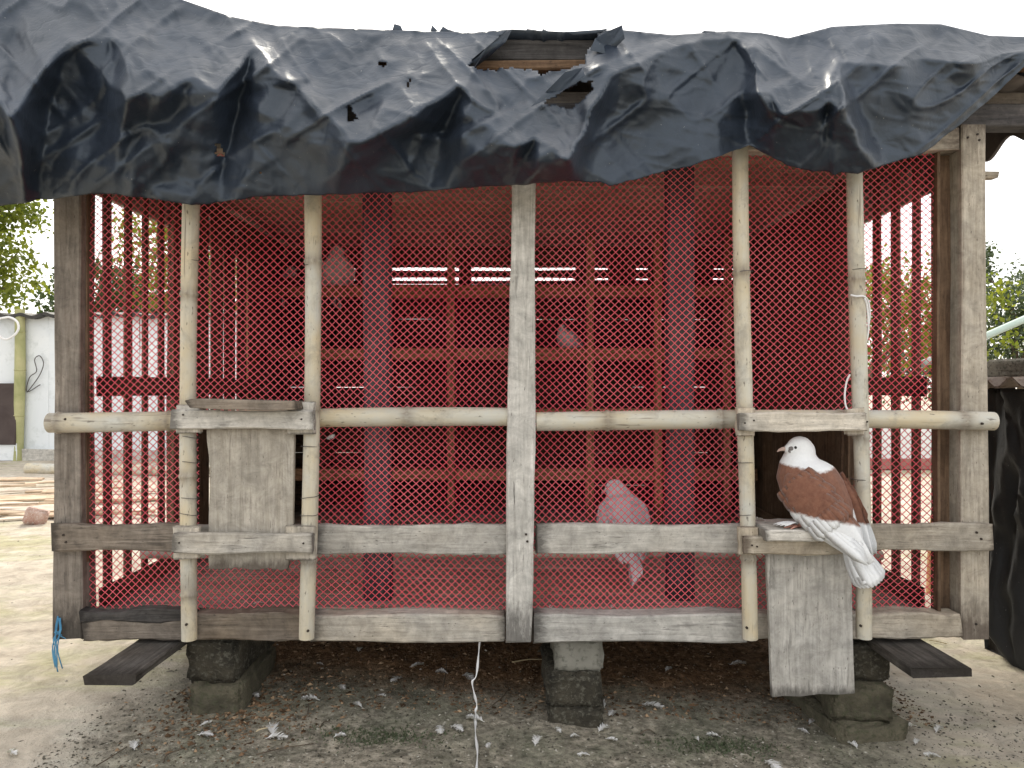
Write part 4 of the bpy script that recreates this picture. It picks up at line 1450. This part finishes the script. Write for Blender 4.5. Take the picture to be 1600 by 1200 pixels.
for k, (x, y) in enumerate(FPOS):
    g = G(x, y)
    s = random.uniform(0.7, 1.35)
    W = Matrix.Translation(g + Vector((0, 0, 0.002))) @ Matrix.Rotation(random.uniform(0, 6.28), 4, 'Z') @ Matrix.Scale(s, 4)
    tag(link('feather', FM[k % 6], None, None, W), LBL[k][0] if k in LBL else 'small white downy feather lying on the dirt around the loft', 'feather', None if k in LBL else 'white feathers scattered on the ground')
for k, (x, y, dx) in enumerate(((548, 885, .2), (540, 912, .2), (866, 948, .2), (958, 947, .2), (786, 943, .3), (235, 938, .2), (1145, 873, .4), (412, 943, .1))):
    d = (EYE - ZF) * FPX / (y - HZ)
    W = Matrix.Translation(((x - 800) * d / FPX, d - DIST, ZF + 0.002)) @ Matrix.Rotation(random.uniform(0, 6.28), 4, 'Z') @ Matrix.Scale(0.6, 4)
    tag(link('feather', FM[(k * 5) % 6], None, None, W), 'small white feather on the plank floor inside the loft', 'feather', 'white feathers on the loft floor')
for x, y, s in ((1196, 812, 0.9), (509, 685, 0.55)):
    W = Matrix.Translation((P(x, y, -0.02).x, -0.02, 0.4565)) @ Matrix.Rotation(R(170), 4, 'Z') @ Matrix.Scale(1.1, 4) if x > 1000 else Matrix.Translation(P(x, y, 0.033)) @ Matrix.Rotation(R(80), 4, 'X') @ Matrix.Scale(s, 4)
    tag(link('feather', FM[2 if x > 1000 else 4], None, None, W), 'white feathers on the landing shelf in front of the pigeon' if x > 1000 else 'white feather caught in the red net below the bamboo rail', 'feather')

TW = [((150, 1200), (198, 1170)), ((255, 1195), (288, 1172)), ((645, 1092), (622, 1066)), ((692, 1080), (698, 1032)), ((400, 1182), (490, 1165)), ((765, 1108), (795, 1078)), ((500, 1140), (512, 1130)), ((400, 1146), (435, 1137)), ((1000, 1149), (1022, 1147)),
      ((800, 1037), (851, 1033)), ((480, 1118), (482, 1102)), ((1090, 1090), (1070, 1060)), ((1480, 1008), (1452, 1003)), ((470, 1038), (468, 1050))]
for k, (a, b) in enumerate(TW):
    A, B = G(*a) + Vector((0, 0, 0.004)), G(*b) + Vector((0, 0, 0.004))
    mid = (A + B) / 2 + Vector((random.gauss(0, .006), random.gauss(0, .006), 0.003))
    st = k in (9, 7, 12)
    tag(tube_obj('twig', [A, mid, B], (0.0026 if k == 9 else 0.0016, 0.001), 'straw' if st else 'twig', None, 12, 6),
        'pale dry straw stalk lying on the dirt by the loft' if st else 'thin dark twig lying on the dirt by the loft', 'twig', 'straw stalks on the dirt' if st else 'dark twigs on the dirt')


def litter(name, n, fn, size, mat, seed, label, cat):
    rg = np.random.default_rng(seed)
    x, y = fn(rg, n)
    z = ground_z(x, y)
    s = size[0] + (size[1] - size[0]) * rg.random(n) ** 2.5
    V = np.zeros((n, 6, 3))
    D = rg.normal(0, 1, (n, 3)); D /= np.linalg.norm(D, axis=1)[:, None]
    oct_ = np.array([(1, 0, 0), (0, 1, 0), (-1, 0, 0), (0, -1, 0), (0, 0, 1), (0, 0, -1)], float)
    an = rg.uniform(0, 6.28, n)
    ca, sa = np.cos(an), np.sin(an)
    st = np.stack([rg.uniform(0.6, 1.8, n), rg.uniform(0.5, 1.0, n), rg.uniform(0.3, 0.8, n)], -1)
    P_ = oct_[None] * st[:, None] * s[:, None, None] * rg.uniform(0.7, 1.3, (n, 6, 1))
    V[..., 0] = P_[..., 0] * ca[:, None] - P_[..., 1] * sa[:, None] + x[:, None]
    V[..., 1] = P_[..., 0] * sa[:, None] + P_[..., 1] * ca[:, None] + y[:, None]
    V[..., 2] = P_[..., 2] + z[:, None] + s[:, None] * 0.15
    tri = np.array([(0, 1, 4), (1, 2, 4), (2, 3, 4), (3, 0, 4), (1, 0, 5), (2, 1, 5), (3, 2, 5), (0, 3, 5)])
    Q = (np.arange(n)[:, None, None] * 6 + tri[None]).reshape(-1, 3)
    me = np_mesh(name, V.reshape(-1, 3), Q)
    at = me.attributes.new('leaf', 'FLOAT', 'POINT')
    at.data.foreach_set('value', np.repeat(rg.random(n), 6).astype(np.float32))
    return tag(link(name, me, mat), label, cat, kind='stuff')


def crumbmat(name, c1, c2, c3):
    t = NT(name)
    at = t.n('Attribute', attribute_name='leaf')
    c = t.ramp(at.outputs['Fac'], (0.0, c1), (0.75, c2), (1.0, c3))
    return t.base(c, 0.95, 0.15)


M['crumb'] = crumbmat('soil_crumbs', (0.04, 0.025, 0.014), (0.20, 0.125, 0.075), (0.42, 0.30, 0.19))
M['grit'] = crumbmat('grit', (0.045, 0.042, 0.033), (0.19, 0.175, 0.14), (0.46, 0.44, 0.38))
litter('soil_crumbs', 16000, lambda r, n: (r.uniform(-0.8, 1.0, n), 0.05 + np.abs(r.normal(0.38, 0.28, n))), (0.001, 0.006), M['crumb'], 3, 'loose brown soil crumbs and droppings under the loft', 'soil')
litter('grit', 16000, lambda r, n: (r.uniform(-0.95, 1.25, n), np.maximum(-0.32 + np.abs(r.normal(0.0, 0.28, n)), -0.3)), (0.0007, 0.004), M['grit'], 4, 'grey grit and chips trodden into the dirt in front of the loft', 'grit')
litter('grit', 1400, lambda r, n: (-0.62 + r.normal(0, 0.10, n), 0.02 + r.normal(0.0, 0.10, n)), (0.0015, 0.007), M['crumb'], 6, 'heap of coarse soil crumbs beside the sooty brick', 'soil')
litter('yard_specks', 1500, lambda r, n: (r.uniform(-3.2, 2.6, n), r.uniform(-0.3, 3.5, n)), (0.0015, 0.006), M['grit'], 5, 'fine dark specks strewn over the pale yard', 'specks')


def tufts(cx, cy, sx, sy, n, seed):
    rg = np.random.default_rng(seed)
    x, y = cx + rg.normal(0, sx, n), cy + rg.normal(0, sy, n)
    z = ground_z(x, y)
    h = rg.uniform(0.002, 0.007, n)
    a = rg.uniform(0, 6.28, n)
    w = 0.0022
    V = np.stack([np.stack([x - w * np.cos(a), y - w * np.sin(a), z], -1), np.stack([x + w * np.cos(a), y + w * np.sin(a), z], -1), np.stack([x + rg.normal(0, .004, n), y + rg.normal(0, .004, n), z + h], -1)], 1)
    me = np_mesh('moss', V.reshape(-1, 3), np.arange(n * 3).reshape(-1, 3))
    at = me.attributes.new('leaf', 'FLOAT', 'POINT')
    at.data.foreach_set('value', np.repeat(rg.random(n), 3).astype(np.float32))
    return link('moss', me, M['moss'])


for k, (x, y, lb) in enumerate(((590, 1152, 'dark green moss patch on the dirt between the strap and the sooty bricks'), (1130, 1166, 'dark green moss patch on the dirt before the lowered hatch board'))):
    g = G(x, y)
    tag(tufts(g.x, g.y, 0.075, 0.022, 800, 60 + k), lb, 'moss', None, 'stuff')

# ------------------------------------------------------------------ background: fence, wall, shed, poles
FY = 6.14
fence = empty('sheet_fence', (-5.2, FY, 0), 'white sheet fence with black tin capping at the far side of the yard', 'fence')
for k in range(8):
    x0 = -9.6 + k * 0.95
    me = board_mesh(1.50, 0.946, 0.946, 0.012, 6, 0.0025, 0.002, seed=k)
    link('panel', me, M['white_sheet'], fence, frame(Vector((x0 + 0.475, FY, 0.0)), Vector((x0 + 0.475, FY + random.uniform(-.01, .01), 1.5)), Vector((0, -1, 0))))
    V, F = [], []
    nn = 24
    for i in range(nn + 1):
        x = x0 + 0.95 * i / nn
        zz = 1.47 + 0.016 * math.cos(i * 2 * math.pi / 6) + (0.01 if k % 2 else 0)
        V += [(x, FY - 0.10, zz), (x, FY - 0.10, zz + 0.035), (x, FY + 0.3, zz + 0.06), (x, FY + 0.3, zz + 0.025)]
        if i:
            a, b = (i - 1) * 4, i * 4
            F += [(a + j, b + j, b + (j + 1) % 4, a + (j + 1) % 4) for j in range(4)]
    F += [(0, 1, 2, 3), (b + 3, b + 2, b + 1, b)]
    link('capping', mesh('capping', V, F), M['tin'], fence)
board('kerb', (-9.6, FY - 0.06, 0.04), (-2.0, FY - 0.06, 0.04), 0.11, 0.08, 'grey', fence, n=30, jit=0.01)
bm_ = bamboo('fence_post', (P(29, 0, FY - 0.05).x, FY - 0.05, -0.02), (P(30, 0, FY - 0.05).x, FY - 0.05, 1.56), 0.05, [0.3, 0.6, 0.85], fence, 'green_bamboo', 0.01, 9)
tag(board('dark_board', (P(3, 0, FY - 0.15).x, FY - 0.12, 0.16), (P(3, 0, FY - 0.15).x, FY - 0.06, 0.79), 0.22, 0.02, 'dark_board', None), 'dark brown board leaning on the white fence by the green bamboo post', 'board')
board('brace', (P(3, 0, FY - 0.15).x, FY - 0.10, -0.01), (P(3, 0, FY - 0.15).x, FY - 0.10, 0.17), 0.24, 0.06, 'white_sheet', None)
tag(bpy.data.objects['brace'], 'low white block under the dark board at the fence', 'block')
tag(tube_obj('wire_loop', [P(63, 601, FY - .03), P(42, 612, FY - .03), P(46, 590, FY - .03), P(57, 580, FY - .03), P(54, 562, FY - .03), P(62, 556, FY - .03), P(68, 568, FY - .03), P(62, 586, FY - .03), P(48, 606, FY - .03), P(42, 613, FY - .03)], 0.005, 'wire', None, 60, 5), 'thin dark wire loop hanging on the white fence', 'wire')
tag(tube_obj('white_hose', [P(-6, 499, FY - .16), P(14, 496, FY - .16), P(26, 502, FY - .16), P(29, 513, FY - .16), P(22, 524, FY - .16), P(8, 530, FY - .16), P(-8, 520, FY - .16)], 0.012, 'white_plastic', None, 40, 8), 'white hose looped on top of the green bamboo fence post', 'hose')

a = G(44, 739); b = G(330, 745)
lg = bamboo('bamboo_log', a + Vector((0, 0, 0.045)), b + Vector((0, 0, 0.045)), 0.05, [0.3, 0.7], None, 'bamboo', 0.01, 12)
tag(lg, 'pale bamboo log lying on the ground before the white fence', 'log')

rr = random.Random(77)
for k in range(34):
    x, y = rr.uniform(-40, 290), rr.uniform(752, 812)
    if k < 14: x = rr.uniform(-10, 90)
    g = G(x, y)
    L = rr.uniform(0.35, 0.95)
    an = R(rr.gauss(8, 14))
    d = Vector((math.cos(an), math.sin(an), rr.uniform(-0.01, 0.03)))
    z = Vector((0, 0, 0.010 + rr.uniform(0, 0.03)))
    o = board('bamboo_splint', g - d * L / 2 + z, g + d * L / 2 + z, rr.uniform(0.02, 0.055), rr.uniform(0.008, 0.018), 'splint' if k % 3 else 'splint2', None, normal=(rr.gauss(0, .3), rr.gauss(0, .3), 1), n=5, jit=0.003)
    tag(o, 'tan split bamboo strip in the scrap heap on the yard' if k % 3 else 'pale pinkish split bamboo strip in the scrap heap on the yard', 'bamboo strip', 'split bamboo strips on the yard' if k % 3 else 'pale split bamboo strips on the yard')
g = G(57, 818)
tag(blocky('broken_brick', (0.11, 0.10, 0.09), 'brick_pink', None, Matrix.Translation(g + Vector((0, 0, 0.04))) @ Matrix.Rotation(R(25), 4, 'Z') @ Matrix.Rotation(R(18), 4, 'Y'), 33, 0.008), 'pinkish broken brick lying by the bamboo scrap heap', 'brick')

low = empty('low_wall', (4.0, 5.2, 0), 'low white painted wall beyond the slatted side of the loft', 'wall')
for k in range(6):
    board('wall_panel', (1.8 + k * 1.3, 5.2, 0.27), (3.098 + k * 1.3, 5.2, 0.27), 0.36, 0.10, 'white_wall', low, n=6)
    board('wall_base', (1.8 + k * 1.3, 5.17, 0.045), (3.098 + k * 1.3, 5.17, 0.045), 0.10, 0.16, 'pink_pot', low, n=6)

# black plastic covered shed on the right
shed = empty('plastic_covered_shed', (1.85, 0.3, 0), 'low shed wrapped in crumpled black plastic beside the pale corner post', 'shed')
ns, nz_ = 70, 50
yy = np.linspace(-0.35, 0.60, ns)
zz = np.linspace(-0.05, 0.745, nz_)
YY, ZZ = np.meshgrid(yy, zz, indexing='ij')
fa = facets(YY * 1500, 300 - ZZ * 400, 160, 0.016, 21, box=(-700, 1100, -40, 320)) + facets(YY * 1500, 300 - ZZ * 400, 700, 0.006, 22, box=(-700, 1100, -40, 320))
XX = 1.425 + fa + 0.05 * (0.7 - ZZ) * 0.3
SV = np.stack([XX, YY, ZZ + 0.02 * (vnoise(YY * 8, ZZ * 0, 5) - .5) * (ZZ < 0.1)], -1)
back = SV[-1].copy()
rows = [SV]
ids = np.arange(ns * nz_).reshape(ns, nz_)
Q = np.stack([ids[:-1, :-1], ids[:-1, 1:], ids[1:, 1:], ids[1:, :-1]], -1).reshape(-1, 4)
so = link('plastic_sheet', np_mesh('plastic_sheet', SV.reshape(-1, 3), Q, True), M['shedtarp'], shed)
so.modifiers.new('thickness', 'SOLIDIFY').thickness = 0.003
BX = np.linspace(1.435, 2.4, 40)
YB2, ZB2 = np.meshgrid(BX, zz, indexing='ij')
fb = facets((YB2 - 1) * 1000, 300 - ZB2 * 400, 200, 0.012, 23, box=(300, 1500, -40, 320))
SB = np.stack([YB2, 0.60 + fb, ZB2], -1)
ids = np.arange(40 * nz_).reshape(40, nz_)
Q = np.stack([ids[:-1, :-1], ids[:-1, 1:], ids[1:, 1:], ids[1:, :-1]], -1).reshape(-1, 4)
so = link('plastic_sheet', np_mesh('plastic_sheet', SB.reshape(-1, 3), Q, True), M['shedtarp'], shed)
so.modifiers.new('thickness', 'SOLIDIFY').thickness = 0.003
for x, y in ((1.47, -0.3), (1.47, 0.55), (2.38, -0.3), (2.38, 0.55)):
    board('corner_post', (x, y, -0.06), (x, y, 0.75), 0.05, 0.05, 'dark', shed, n=3)
xs = np.arange(1.37, 2.5, 0.012)
ys = np.linspace(-0.42, 0.66, 60)
V, F = [], []
for yv in ys:
    zt = 0.765 + 0.014 * math.sin(yv * 2 * math.pi / 0.115)
    V += [(1.36, yv, zt), (2.5, yv, zt + 0.05), (2.5, yv, zt + 0.044), (1.36, yv, zt - 0.006)]
for i in range(len(ys) - 1):
    a, b = i * 4, (i + 1) * 4
    F += [(a + j, b + j, b + (j + 1) % 4, a + (j + 1) % 4) for j in range(4)]
F += [(3, 2, 1, 0), (b, b + 1, b + 2, b + 3)]
link('roof_sheet', mesh('roof_sheet', V, F), M['rust'], shed)
tag(blocky('concrete_slab', (0.5, 0.7, 0.062), 'concrete', None, Matrix.Translation((1.68, 0.24, 0.812)) @ Matrix.Rotation(R(2.5), 4, 'Y').inverted(), 44, 0.005), 'old dark concrete slab weighing down the tin roof of the plastic shed', 'slab')

# bare orange trunk, pale pipe tied to it
tr = G(1474, 928)
tk = empty('tree_trunk', tr, 'bare orange-brown tree trunk standing behind the slatted loft side', 'trunk')
tube_obj('trunk', [tr + Vector((0, 0, -0.05)), tr + Vector((0.01, 0, 0.25)), tr + Vector((0.045, 0, 0.5)), tr + Vector((0.06, 0, 0.72)), tr + Vector((0.05, 0, 1.0))], (0.062, 0.042), 'orange_bark', tk, 20, 12)
pa = P(1488, 548, 0.93); pb = P(1600, 499, 0.93)
pdv = (pb - pa).normalized()
tag(tube_obj('pale_pipe', [pa - pdv * 0.12, pa, pb, pb + pdv * 1.2], 0.0125, 'pale_pipe', None, 12, 10), 'pale green pipe slanting up over the plastic shed from the orange trunk', 'pipe')
pe = pb + pdv * 1.1
tag(board('support_post', (pe.x, pe.y - 0.0, -0.05), (pe.x, pe.y - 0.0, pe.z + 0.02), 0.05, 0.05, 'brown', None), 'brown post holding up the far end of the pale green pipe', 'post')


# ------------------------------------------------------------------ trees
def tree(name, base, h, crown, leaves, leaf, mat, label, seed, trunk_r=0.09, group='trees beyond the yard'):
    """tapered trunk with limbs; crown = list of (dx, dy, z, rx, ry, rz) clumps filled with leaf blades"""
    rg = np.random.default_rng(seed)
    rr = random.Random(seed)
    b = Vector(base)
    o = empty(name, b, label, 'tree', group)
    top = b + Vector((rr.uniform(-.1, .1), rr.uniform(-.1, .1), h))
    V, F = tube(smooth_path([b - Vector((0, 0, .1)), b.lerp(top, .35) + Vector((rr.uniform(-.08, .08), 0, 0)), b.lerp(top, .7) + Vector((rr.uniform(-.12, .12), 0, 0)), top], 16), [trunk_r * (1 - 0.75 * i / 16) for i in range(17)], 10)
    for (dx, dy, z, rx, ry, rz) in crown:
        c = b + Vector((dx, dy, z))
        st = b.lerp(top, min(0.95, max(0.3, (z - rz) / h * 0.75)))
        for q in range(3):
            e = c + Vector((rr.uniform(-.6, .6) * rx, rr.uniform(-.6, .6) * ry, rr.uniform(-.3, .6) * rz))
            v2, f2 = tube(smooth_path([st, st.lerp(e, .5) + Vector((rr.uniform(-.1, .1), rr.uniform(-.1, .1), .08)), e], 8), [trunk_r * 0.38 * (1 - 0.85 * i / 8) for i in range(9)], 6)
            F += [tuple(i + len(V) for i in f) for f in f2]
            V += v2
    link('trunk', mesh('trunk', V, F, True), M['bark'], o)
    P_, Nn = [], []
    tot = sum(c[3] * c[5] for c in crown)
    for (dx, dy, z, rx, ry, rz) in crown:
        n = int(leaves * rx * rz / tot)
        ncl = max(6, n // 26)
        cc = rg.normal(0, 1, (ncl, 3)); cc /= np.linalg.norm(cc, axis=1)[:, None]
        cc *= (rg.random((ncl, 1)) ** 0.45)
        cc *= np.array([rx, ry, rz])
        pick = rg.integers(0, ncl, n)
        p = cc[pick] + rg.normal(0, 1, (n, 3)) * np.array([rx, ry, rz]) * 0.10 + rg.normal(0, leaf * 0.8, (n, 3))
        P_.append(p + np.array([b.x + dx, b.y + dy, b.z + z]))
    Pp = np.concatenate(P_)
    n = len(Pp)
    d = rg.normal(0, 1, (n, 3)) + np.array([0, 0, -0.5]); d /= np.linalg.norm(d, axis=1)[:, None]
    nm = rg.normal(0, 1, (n, 3)) + np.array([0, 0, 0.8])
    s = np.cross(nm, d); s /= (np.linalg.norm(s, axis=1)[:, None] + 1e-9)
    L = leaf * rg.uniform(0.6, 1.3, n)[:, None]
    w = L * 0.30
    VV = np.stack([Pp, Pp + d * L * 0.5 + s * w, Pp + d * L, Pp + d * L * 0.5 - s * w], 1)
    me = np_mesh('crown', VV.reshape(-1, 3), np.arange(n * 4).reshape(-1, 4))
    at = me.attributes.new('leaf', 'FLOAT', 'POINT')
    at.data.foreach_set('value', np.repeat(rg.random(n), 4).astype(np.float32))
    link('crown', me, mat, o)
    return o


tree('leafy_tree', (-6.9, 6.9, 0), 2.4, [(0.3, -.4, 2.25, 1.0, 0.8, 0.6), (1.0, -.3, 2.0, 0.7, 0.6, 0.5), (0.6, -.2, 2.8, 0.9, 0.8, 0.5), (-.5, 0, 2.6, 1.0, .9, .8), (1.2, -.2, 2.9, .5, .5, .35)], 15000, 0.07, M['leaf_a'],
     'bright yellow-green leafy tree rising behind the white fence and green post', 3)
tree('leafy_tree', (-6.6, 10.5, 0), 2.6, [(0, 0, 2.1, 1.1, 0.9, 0.75), (1.0, .2, 1.8, 0.9, 0.8, 0.6)], 6000, 0.10, M['leaf_b'], 'low deep green tree farther behind the white fence', 4)
tree('leafy_tree', (-4.6, 9.3, 0), 3.2, [(0, 0, 2.4, 1.0, 0.8, 0.8), (0.9, 0, 2.1, 0.8, 0.8, 0.6), (-.7, .2, 3.1, .8, .7, .5), (.6, 0, 3.1, .7, .7, .5)], 6000, 0.08, M['leaf_a'], 'loose pale green tree seen between the slats above the white fence', 5)
tree('leafy_tree', (4.8, 8.6, 0), 2.4, [(0, 0, 1.6, 1.2, 1.0, 0.7), (1.2, 0, 1.7, 0.9, 0.8, 0.7), (-.9, 0, 1.5, .9, .8, .6), (.3, 0, 2.2, .7, .6, .4)], 8000, 0.08, M['leaf_a'], 'bushy yellow-green tree seen between the slats above the low white wall', 6)
tree('leafy_tree', (8.3, 10.5, 0), 1.9, [(0, 0, 1.7, 1.4, 1.0, 0.9), (-.7, 0, 2.7, 0.30, 0.3, 0.55), (0.7, 0, 2.2, 0.9, 0.8, 0.7), (-1.4, .2, 1.2, 1.0, .8, .7)], 15000, 0.075, M['leaf_c'], 'grey-green tree with a thin top shoot rising beyond the pale pipe', 7)
tree('leafy_tree', (10.6, 11.0, 0), 2.2, [(0, 0, 2.2, 1.2, 1.0, 0.9), (.2, 0, 1.4, 1.2, 1.0, .7)], 10000, 0.075, M['leaf_c'], 'rounded grey-green tree beyond the concrete slab', 8)
tree('leafy_tree', (2.2, 12.0, 0), 3.0, [(0, 0, 1.6, 1.6, 1.0, 0.9), (2.2, 0, 1.5, 1.3, 1.0, .8), (-2.2, 0, 1.6, 1.3, 1.0, .8)], 7000, 0.13, M['leaf_b'], 'wide deep green tree directly behind the loft', 9)
